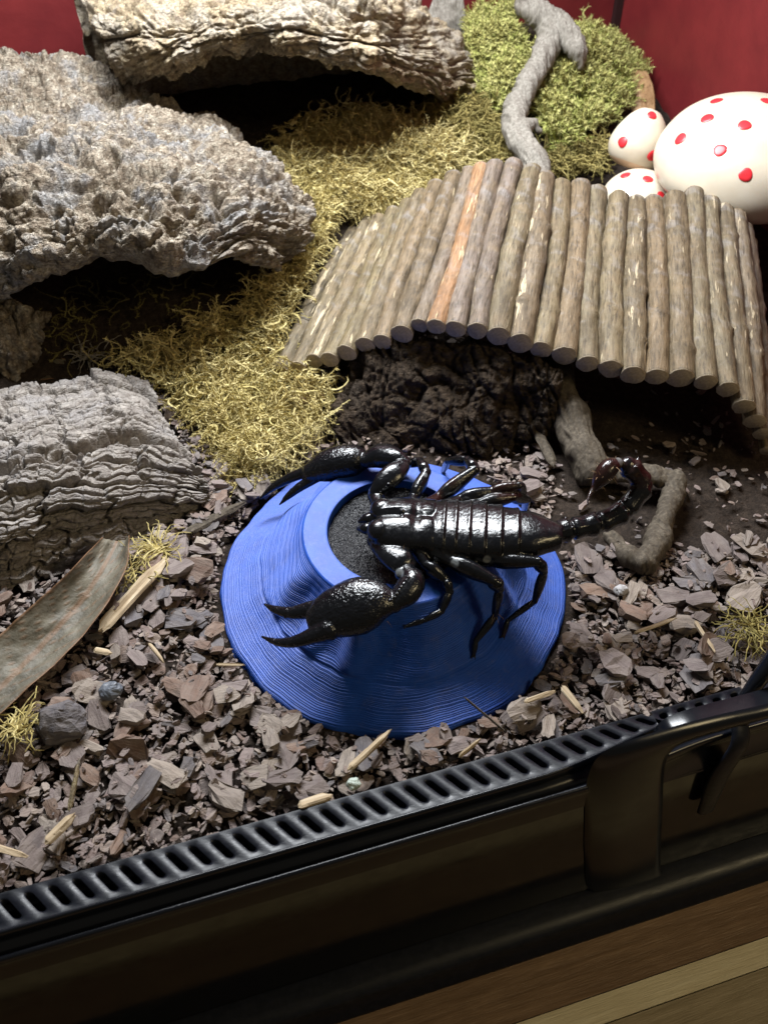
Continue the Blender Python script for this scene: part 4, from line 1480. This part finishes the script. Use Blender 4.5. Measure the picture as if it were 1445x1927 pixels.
leaf([[(1190, 118, 6.2), (1200, 116, 6.2), (1208, 120, 6.2)], [(1180, 160, 6.0), (1202, 152, 6.3), (1226, 158, 6.0)], [(1186, 205, 5.0), (1208, 200, 5.3), (1232, 205, 5.0)], [(1206, 235, 4.4), (1212, 236, 4.5), (1218, 236, 4.4)]],
     'dried_leaf', M_leaf_brown, 'orange brown dried leaf standing beside the green moss', 40, 20)
leaf([[(1120, 250, 4.6), (1124, 246, 4.6), (1128, 242, 4.6)], [(1140, 262, 4.6), (1146, 254, 4.8), (1152, 248, 4.6)], [(1166, 266, 4.6), (1168, 262, 4.7), (1170, 258, 4.6)]],
     'dried_leaf', M_leaf_brown, 'small tan leaf scrap between the moss and the mushrooms', 24, 14)
leaf([[(545, 742, 1.5), (548, 750, 1.5), (550, 758, 1.5)], [(575, 732, 1.6), (580, 745, 1.6), (584, 758, 1.5)], [(612, 738, 1.5), (614, 744, 1.5), (614, 750, 1.5)]],
     'dried_leaf', M_leaf_brown, 'brown leaf scrap on the yellow moss under the bridge foot', 24, 14)


def splinter(a, b, w, th, label, m=None, name='wood_splinter', seed=0, group=None):
    K, M = 26, 10
    L = np.linalg.norm(b-a)
    zz = np.linspace(0, L, K)
    tht = np.arange(M)*2*math.pi/M
    T_, Z_ = np.meshgrid(tht, zz)
    q = np.stack([np.cos(T_)*2+seed, np.sin(T_)*2, Z_*0.4], -1)
    ridge = np.round(3*perlin(np.stack([np.cos(T_)*2.6, np.sin(T_)*2.6, Z_*0.10+seed], -1)))/3
    k = 0.82+0.30*fbm(q, 2)+0.38*ridge
    jag = 0.5+0.5*perlin(np.stack([np.cos(tht)*3+seed, np.sin(tht)*3, tht*0+4], -1))*1.8
    jag = np.clip(jag, 0, 1)[None]
    tp = np.clip(1-0.75*smooth(0.72, 1.0, Z_/L)*(0.4+0.6*jag), 0.08, 1)*np.clip(0.35+0.65*smooth(0, 0.10, Z_/L), 0, 1)
    Z_ = np.where(Z_ > 0.6*L, 0.6*L+(Z_-0.6*L)*(0.55+0.45*jag), Z_)
    Z_ = np.where(Z_ < 0.3*L, 0.3*L-(0.3*L-Z_)*(0.7+0.3*np.roll(jag, 3, 1)), Z_)
    w = w*(0.6+0.4*min(1.0, L/3.5))
    X, Y = 0.80*w*k*tp*np.cos(T_), th*k*tp*np.sin(T_)
    X = X+0.06*np.sin(Z_*0.9+seed)
    # the long axis runs along x so that the grain follows it
    Vv = np.stack([Z_, X, Y], -1).reshape(-1, 3)
    Vv = np.concatenate([Vv, [[L*0.1, 0, 0], [L*0.85, 0.06*math.sin(L*0.8+seed), 0]]])
    i = np.arange(M)
    j = (i+1) % M
    tri = np.concatenate([np.stack([np.full(M, K*M), j, i], -1), np.stack([np.full(M, K*M+1), (K-1)*M+i, (K-1)*M+j], -1)])
    xa = (b-a)/L
    ya = nrm(np.cross([0, 0, 1], xa))
    za = np.cross(xa, ya)
    me = make_mesh(name, Vv, [grid_faces(K, M, wrap=True), tri], m or M_splinter, False)
    o = link(name, me, None, a, np.stack([xa, ya, za], 1))
    return tag(o, label, 'wood splinter', group or 'wood splinters among the bark chips')


splinter(P(188, 1196, 1.15), P(322, 1038, 1.35), 0.34, 0.25, 'long pale split twig beside the dried grey leaf', seed=1.0)
splinter(P(345, 1008, 0.9), P(470, 938, 1.0), 0.32, 0.2, 'dark weathered wood strip between the bark chunk and the dish', M_darkwood_shade, seed=2.0)
splinter(P(1055, 1290, 0.95), P(1102, 1345, 0.9), 0.26, 0.14, 'tan wood splinter on the chips near the vent slots, right of the dish', seed=3.0)
splinter(P(648, 1452, 0.9), P(742, 1365, 1.1), 0.20, 0.14, 'pale pointed splinter leaning on the front of the blue dish', seed=4.0)
splinter(P(82, 1588, 0.9), P(145, 1528, 1.0), 0.25, 0.15, 'yellowish split splinter near the vent ledge at lower left', seed=5.0)
splinter(P(-20, 1590, 0.9), P(58, 1618, 0.9), 0.20, 0.12, 'pale splinter at the left edge just above the vent ledge', seed=6.0)
splinter(P(278, 1210, 1.0), P(308, 1252, 1.0), 0.14, 0.10, 'short cream splinter among chips left of the dish', seed=7.0)
splinter(P(175, 1225, 1.1), P(212, 1232, 1.1), 0.22, 0.12, 'short striped bark splinter below the pale split twig', seed=8.0)
splinter(P(405, 1252, 1.0), P(465, 1250, 1.0), 0.13, 0.09, 'thin cream splinter touching the left edge of the blue dish', seed=9.0)
splinter(P(1190, 1190, 0.9), P(1275, 1160, 1.0), 0.15, 0.10, 'thin pale splinter among chips right of the dish', seed=10.0)
splinter(P(1308, 1165, 0.9), P(1348, 1232, 0.9), 0.18, 0.1, 'long tan splinter at the right among the chips', seed=11.0)
splinter(P(128, 1530, 0.9), P(155, 1420, 1.2), 0.13, 0.10, 'upright thin brown stick standing in the chips at lower left', M_stick, seed=12.0)
splinter(P(560, 1520, 0.9), P(630, 1500, 0.9), 0.30, 0.16, 'frayed yellow wood piece touching the vent ledge', seed=13.0)
splinter(P(985, 1325, 0.9), P(1050, 1300, 0.9), 0.18, 0.10, 'grey white splinter at the lower right edge of the dish', seed=14.0)
splinter(P(868, 1310, 1.0), P(960, 1380, 0.9), 0.07, 0.06, 'thin dark stem lying in front of the dish', M_darkwood_shade, seed=15.0)
splinter(P(860, 1425, 0.9), P(905, 1385, 1.0), 0.13, 0.09, 'small cream splinter just behind the vent slots', seed=16.0)
splinter(P(1040, 880, 1.0), P(1000, 780, 1.3), 0.3, 0.2, 'dark wood strip lying under the bridge', M_darkwood_shade, seed=17.0)


# ------------------------------------------------------------------ loose chips
def chip_mesh(k, m, L=1.0, W_=0.7, T_=0.3):
    bm = bmesh.new()
    r = np.random.default_rng(100+k)
    n = 15
    for i in range(n):
        a = 2*math.pi*i/n+r.uniform(-0.3, 0.3)
        e = r.uniform(0.72, 1.0)
        zz = (-1) ** i*T_*0.5*r.uniform(0.5, 1.0)
        sh = 0.80 if i % 2 else 1.0
        px_, py_ = math.cos(a), math.sin(a)
        p = 4.0
        sq = 1/((abs(px_)**p+abs(py_)**p)**(1/p))
        bm.verts.new((px_*sq*e*sh*L*0.5, py_*sq*e*sh*W_*0.5, zz))
    bmesh.ops.convex_hull(bm, input=bm.verts)
    for v in [v for v in bm.verts if not v.link_faces]:
        bm.verts.remove(v)
    bm.verts.index_update()
    V = np.array([v.co[:] for v in bm.verts])
    F = np.array([[v.index for v in f.verts] for f in bm.faces])
    bm.free()
    # split each face in four and roughen
    ed = {}
    V = V.tolist()

    def mid(a, b):
        q = (min(a, b), max(a, b))
        if q not in ed:
            ed[q] = len(V)
            V.append([(V[a][t]+V[b][t])/2+r.normal()*0.022 for t in range(3)])
        return ed[q]
    F2 = []
    for a, b, c in F:
        x, y, z = mid(a, b), mid(b, c), mid(c, a)
        F2 += [[a, x, z], [x, b, y], [z, y, c], [x, y, z]]
    return np.array(V), np.array(F2)


protos = []
pr_ = np.random.default_rng(5)
for k in range(28):
    protos.append(chip_mesh(k, None, 1.0, pr_.uniform(0.36, 0.85), pr_.uniform(0.12, 0.30)))
cell = 0.2
hx0, hy0 = -20.0, -9.0
H = np.zeros((130, 220))
cx_, cy_ = np.meshgrid(hx0+cell*(np.arange(220)+0.5), hy0+cell*(np.arange(130)+0.5))
H[:] = ground(cx_, cy_)-0.12
DISH_K = 7.15
BARK_POLY = [(-200, 745), (180, 705), (270, 720), (385, 895), (385, 955), (240, 1030), (100, 1085), (-200, 1140)]
LEAF_POLY = [(180, 1005), (255, 1000), (245, 1100), (130, 1250), (30, 1330), (-100, 1420), (-180, 1380), (0, 1180)]
MOSS_POLY = [(250, 690), (520, 560), (560, 420), (520, 290), (720, 235), (880, 290), (880, 400), (640, 520), (560, 690), (640, 800), (600, 830), (530, 905), (455, 900), (360, 810), (300, 730)]


POOL = np.stack([rng.uniform(-17.5, 21, 60000), rng.uniform(-8.0, 16, 60000)], -1)
PQ = proj(np.concatenate([POOL, ground(POOL[:, 0], POOL[:, 1])[:, None]], 1))
ok = (PQ[:, 0] > -80) & (PQ[:, 0] < 1525) & (PQ[:, 1] > 600) & (PQ[:, 1] < 1760) & ~in_poly(PQ, BARK_POLY) & ~in_poly(PQ, MOSS_POLY) & ~((PQ[:, 0] > 600) & (POOL[:, 1] > 6.0) & (rng.random(60000) < 0.8)) & ~((PQ[:, 0] > 1040) & (PQ[:, 1] < 1035) & (rng.random(60000) < 0.93))
POOL, PQ = POOL[ok], PQ[ok]
PR = np.hypot(POOL[:, 0]-DC[0], POOL[:, 1]-DC[1])
pool_i = 0


def place(sz, tries=30, region=None):
    global pool_i
    for _ in range(tries):
        i = pool_i % len(POOL)
        pool_i += 1
        x, y = POOL[i]
        if PR[i] < DISH_K+sz*0.30 or y < -8.1+sz*0.45 or (region and not region(x, y, PQ[i])):
            continue
        return x, y, PQ[i]
    return None


def settle(x, y, r, th_):
    i0, i1 = int((x-r-hx0)/cell), int((x+r-hx0)/cell)+1
    j0, j1 = int((y-r-hy0)/cell), int((y+r-hy0)/cell)+1
    i0, j0 = max(i0, 0), max(j0, 0)
    h = H[j0:j1, i0:i1]
    if h.size == 0:
        return float(ground(x, y)), 0
    g = float(ground(x, y))
    z = min(np.percentile(h, 60), g+0.65)
    m = (cx_[j0:j1, i0:i1]-x)**2+(cy_[j0:j1, i0:i1]-y)**2 < (r*0.85)**2
    h[m] = np.maximum(h[m], z+th_*0.8)
    return z


def rot_rand(tilt):
    a = rng.uniform(0, 2*math.pi)
    rz = np.array([[math.cos(a), -math.sin(a), 0], [math.sin(a), math.cos(a), 0], [0, 0, 1]])
    ax = nrm(np.array([rng.normal(), rng.normal(), 0]))
    t_ = rng.normal()*tilt
    Kx = np.array([[0, -ax[2], ax[1]], [ax[2], 0, -ax[0]], [-ax[1], ax[0], 0]])
    return (np.eye(3)+math.sin(t_)*Kx+(1-math.cos(t_))*Kx@Kx)@rz


# the small litter: one mass
VV, FF, TT = [], [], []
off = 0


def litter(n, lo, hi, tilt):
    global off
    for _ in range(n):
        sz = lo+(hi-lo)*rng.random()**1.7
        w = place(sz)
        if w is None:
            continue
        V0, F0 = protos[rng.integers(len(protos))]
        st = np.array([1, 0.35 if rng.random() < 0.22 else 0.9, 1.0])
        th_ = sz*0.25
        z = settle(w[0], w[1], sz*0.4, th_)
        V1 = (V0*st*sz)@rot_rand(tilt).T+np.array([w[0], w[1], z+th_*0.35])
        VV.append(V1)
        FF.append(F0+off)
        TT.append(np.full(len(V1), rng.random()))
        off += len(V1)


litter(4200, 0.15, 0.45, 0.5)
litter(3200, 0.25, 0.85, 0.4)
# the larger chips: each its own object
chip_me = {}
for m in M_chip:
    for k, (V0, F0) in enumerate(protos):
        chip_me[m, k] = make_mesh('bark_chip', V0, [F0], M_chip[m], False)


def where(x, y, q):
    px, py = q
    if px > 950:
        return 'beside the gnarled root' if py < 1060 else 'near the right edge of the dish' if py < 1190 else 'near the vent slots right of the dish'
    if px > 560:
        return 'between the dish and the vent slots' if py > 1150 else 'behind the blue dish'
    if py > 1480:
        return 'along the vent ledge at lower left'
    if px < 300:
        return 'near the dried grey leaf' if py < 1270 else 'around the rough black lump'
    return 'between the bark chunk and the dish' if py < 1130 else 'near the left edge of the dish' if py < 1330 else 'below the left edge of the dish'


n_chip = 0
tries = 0
while n_chip < 292 and tries < 4000:
    tries += 1
    sz = 0.70+1.15*rng.random()**1.8
    w = place(sz, region=lambda x, y, q: 880 < q[1] and -30 < q[0] < 1475 and y < 9.5 and not in_poly(q[None], LEAF_POLY)[0] and not (q[0] > 620 and q[1] < 985 and y > 4.5))
    if w is None:
        continue
    u = rng.random()
    m = 'mauve grey' if u < 0.46 else 'rusty brown' if u < 0.68 else 'pale taupe' if u < 0.88 else 'charcoal'
    k = int(rng.integers(len(protos)))
    th_ = sz*0.24
    z = settle(w[0], w[1], sz*0.42, th_)
    R_ = rot_rand(0.30)*sz
    o = link('bark_chip', chip_me[m, k], None, (w[0], w[1], z+th_*0.45), R_)
    pl = where(*w)
    ext = protos[k][0].max(0)-protos[k][0].min(0)
    look = ('large' if sz > 1.25 else 'middling' if sz > 0.88 else 'small')+(' long' if ext[1] < 0.52 else ' broad' if ext[1] > 0.68 else '')
    tag(o, '%s %s bark chip lying loose %s' % (look, m, pl), 'bark chip', '%s bark chips %s' % (m, pl))
    n_chip += 1
litter(1200, 0.12, 0.5, 0.6)
o = build('chip_litter', np.concatenate(VV), [np.concatenate(FF)], M_litter, base=(0, 0, 0), smooth_shade=False, attrs={'tint': np.concatenate(TT)})
tag(o, 'small mixed bark crumbs and chips covering the tank floor', 'bark litter', kind='stuff')


def stone(px, py, z, r, m, label, seed, sq=(1, 0.8, 0.7)):
    V_, q_, t_ = ellipsoid((0, 0, 0), np.diag(sq)*r, 20, 14)
    V_ = V_*(1+0.22*fbm(V_/r*1.4+seed, 3)+0.10*((worley(V_/r*1.6+seed)[2] % 5)/5-0.5))[:, None]
    o = build('stone', V_+P(px, py, z), [q_, t_], m, smooth_shade=False)
    tag(o, label, 'stone')


stone(118, 1358, 0.95, 0.95, M_chip['charcoal'], 'big rough black lump among the chips below the dried leaf', 3.3)
stone(665, 1475, 0.85, 0.26, mat_plain('stone_green', (0.33, 0.38, 0.33), 0.5), 'tiny pale green stone beside the vent ledge', 5.1)
stone(210, 1300, 0.95, 0.42, mat_plain('stone_slate', (0.09, 0.10, 0.12), 0.5), 'slate blue pebble above the rough black lump', 7.7)
stone(1168, 1110, 0.8, 0.30, mat_plain('stone_pale', (0.32, 0.31, 0.31), 0.6), 'small pale grey stone right of the dish', 9.2)


# ------------------------------------------------------------------ moss
def moss(name, polys, n, K, step, r, mat_, lift, curl, label, upright=0.0, leaflet=0.0, dens=None, cat='moss', height=0.0, tint=(0.2, 1.0)):
    P0 = np.zeros((0, 3))
    while len(P0) < n:
        poly = polys[rng.integers(len(polys))]
        a = np.array(poly)
        c = rng.uniform(a.min(0), a.max(0), (160, 2))
        c = c[in_poly(c, poly)]
        q = PG(c[:, 0], c[:, 1])
        P0 = np.concatenate([P0, q[(q[:, 1] < 40.3) & (q[:, 0] < 29)]])
    P0 = P0[rng.permutation(len(P0))[:n]]
    bs_, bw_ = (P0-A0)@U_, (P0-A0)@W_
    P0 = P0[~((bs_ > -0.3) & (bs_ < 24) & (bw_ > -0.5) & (bw_ < 12.2))]
    n = len(P0)
    clump = fbm(P0*np.array([0.5, 0.5, 0])+40, 3)
    P0[:, 2] = ground(P0[:, 0], P0[:, 1])+lift*rng.random(n)+height*np.clip(0.5+clump, 0, 1.4)
    hd = rng.uniform(0, 2*math.pi, n)+0
    el = rng.normal(0.1, 0.35, n)+upright
    pt = [P0]
    bend = rng.normal(0, curl, n)
    for k in range(K-1):
        hd = hd+bend+rng.normal(0, curl*0.5, n)
        el = el+rng.normal(-0.10 if upright < 0.5 else 0.0, 0.22, n)
        el = np.clip(el, -0.9, 1.5)
        st = step*(0.8+0.4*rng.random(n))
        q = pt[-1]+np.stack([np.cos(hd)*np.cos(el), np.sin(hd)*np.cos(el), np.sin(el)], -1)*st[:, None]
        q[:, 2] = np.maximum(q[:, 2], ground(q[:, 0], q[:, 1])-0.05)
        pt.append(q)
    PT = np.stack(pt, 1)
    kk = np.arange(K)
    R = r*(0.8+0.5*rng.random((n, 1)))*(1-0.55*(kk/(K-1)))[None]*np.where(kk % 2, 1.25, 0.8)[None]
    V1, F1, s, u, t_ = strands(PT, R, 3)
    tn = np.clip(rng.normal(0.50+0.42*clump, 0.25, n), 0, 1)*(tint[1]-tint[0])+tint[0]
    T1 = np.repeat(np.repeat(tn[:, None], K, 1).ravel(), 3)
    Vs, Fq, Ts = [V1], F1, [T1]
    tris = []
    if leaflet:
        o_ = len(V1)
        ang = rng.uniform(0, 2*math.pi, (n, K, 1))+np.array([0, 2.1, 4.2])
        for e in range(3):
            d = np.cos(ang[..., e, None])*s+np.sin(ang[..., e, None])*u
            d = nrm(d+0.75*t_)
            b = np.cross(d, t_)
            ll = leaflet*(0.7+0.6*rng.random((n, K, 1)))
            L = np.stack([PT-b*ll*0.22, PT+b*ll*0.22, PT+d*ll], 2).reshape(-1, 3)
            tris.append(np.arange(len(L)).reshape(-1, 3)+o_)
            o_ += len(L)
            Vs.append(L)
            Ts.append(np.clip(np.repeat(np.repeat(tn[:, None], K, 1).ravel(), 3)+0.12, 0, 1))
    o = build(name, np.concatenate(Vs), [Fq]+([np.concatenate(tris)] if tris else []), mat_, base=(0, 0, 0), smooth_shade=False, attrs={'tint': np.concatenate(Ts)})
    return tag(o, label, cat, kind='stuff')


YELLOW = [[(205, 700), (340, 640), (480, 575), (565, 480), (585, 380), (520, 290), (570, 250), (720, 232), (800, 240), (880, 290), (900, 330), (800, 400), (680, 470), (600, 560), (540, 680), (600, 700), (640, 790), (600, 835), (540, 880), (500, 905), (450, 900), (400, 830), (340, 780), (290, 720)],
          [(520, 300), (720, 235), (870, 290), (800, 390), (640, 500), (560, 480)]]
moss('yellow_moss', YELLOW, 11500, 9, 0.17, 0.027, M_moss_y, 0.8, 0.48, 'matted dry yellow moss between the cork bark and the stick bridge', leaflet=0.17, height=0.6)
moss('yellow_moss', [[(380, 800), (470, 760), (600, 800), (560, 860), (520, 905), (440, 915)]], 420, 10, 0.2, 0.03, M_moss_y, 0.7, 0.45, 'straggling yellow moss fringe on the chips behind the blue dish', leaflet=0.2)
moss('yellow_moss', YELLOW[:1], 700, 11, 0.18, 0.046, M_moss_y, 0.9, 0.5, 'thick curling strands on top of the yellow moss mat', leaflet=0.13, height=0.75, tint=(0.35, 1.0))
GREEN = [[(885, 60), (960, 45), (985, 150), (955, 240), (900, 190), (880, 120)], [(1000, 130), (1090, 60), (1130, 20), (1225, 70), (1225, 110), (1200, 190), (1160, 225), (1125, 262), (1040, 290), (1015, 260), (985, 180)],
         [(1080, 40), (1120, 25), (1215, 70), (1215, 105), (1160, 120), (1090, 110)]]
moss('green_moss', GREEN, 8500, 6, 0.16, 0.05, M_moss_g, 0.5, 0.25, 'mound of tufted green moss around the driftwood at the back', upright=0.55, leaflet=0.24, height=0.9)
OLIVE = [[(800, 200), (900, 190), (960, 250), (980, 320), (900, 320), (860, 290), (760, 240)], [(1010, 290), (1130, 270), (1150, 300), (1100, 340), (1030, 330)]]
moss('olive_moss', OLIVE, 1600, 8, 0.2, 0.045, M_moss_d, 0.5, 0.35, 'dark olive moss strands behind the bridge between yellow and green moss', leaflet=0.16, height=0.3)


def tuft(px, py, z, n, rad, label, m):
    c = P(px, py, z)
    K = 9
    P0 = c+rng.normal(size=(n, 3))*np.array([rad, rad, 0.1])*0.5
    hd = rng.uniform(0, 6.28, n)
    el = rng.uniform(-0.1, 0.9, n)
    pt = [P0]
    for k in range(K-1):
        hd = hd+rng.normal(0, 0.4, n)
        el = el-0.12+rng.normal(0, 0.15, n)
        pt.append(pt[-1]+np.stack([np.cos(hd)*np.cos(el), np.sin(hd)*np.cos(el), np.sin(el)], -1)*0.16)
    PT = np.stack(pt, 1)
    R = 0.034*np.where(np.arange(K) % 2, 1.3, 0.7)[None]*np.linspace(1, 0.45, K)[None]*np.ones((n, 1))
    V_, F_, *_ = strands(PT, R, 4)
    o = build('moss_tuft', V_, [F_], m, smooth_shade=False, attrs={'tint': np.repeat(rng.uniform(0.3, 1, n), K*4)})
    tag(o, label, 'moss', 'loose moss tufts on the chips')


tuft(292, 1035, 1.2, 90, 0.5, 'yellow moss tuft caught on the end of the pale split twig', M_moss_y)
tuft(250, 1075, 1.2, 30, 0.5, 'thin moss sprig between the dried leaf and the pale twig', M_moss_y)
tuft(38, 1368, 1.0, 55, 0.45, 'yellow moss tuft left of the rough black lump', M_moss_y)
tuft(1415, 1185, 0.8, 80, 0.7, 'dull yellow moss tuft on the chips at the right edge', M_moss_d)
tuft(170, 670, 2.2, 40, 0.5, 'pale dry moss ball under the hollow of the large cork slab', M_drift)
moss('brown_moss', [[(40, 600), (120, 540), (300, 520), (470, 540), (330, 625), (190, 695), (90, 700)]], 90, 8, 0.18, 0.03, M_moss_d, 0.3, 0.4, 'sparse dark moss strands on the soil in the cork hollow', leaflet=0.14, tint=(0.0, 0.6))
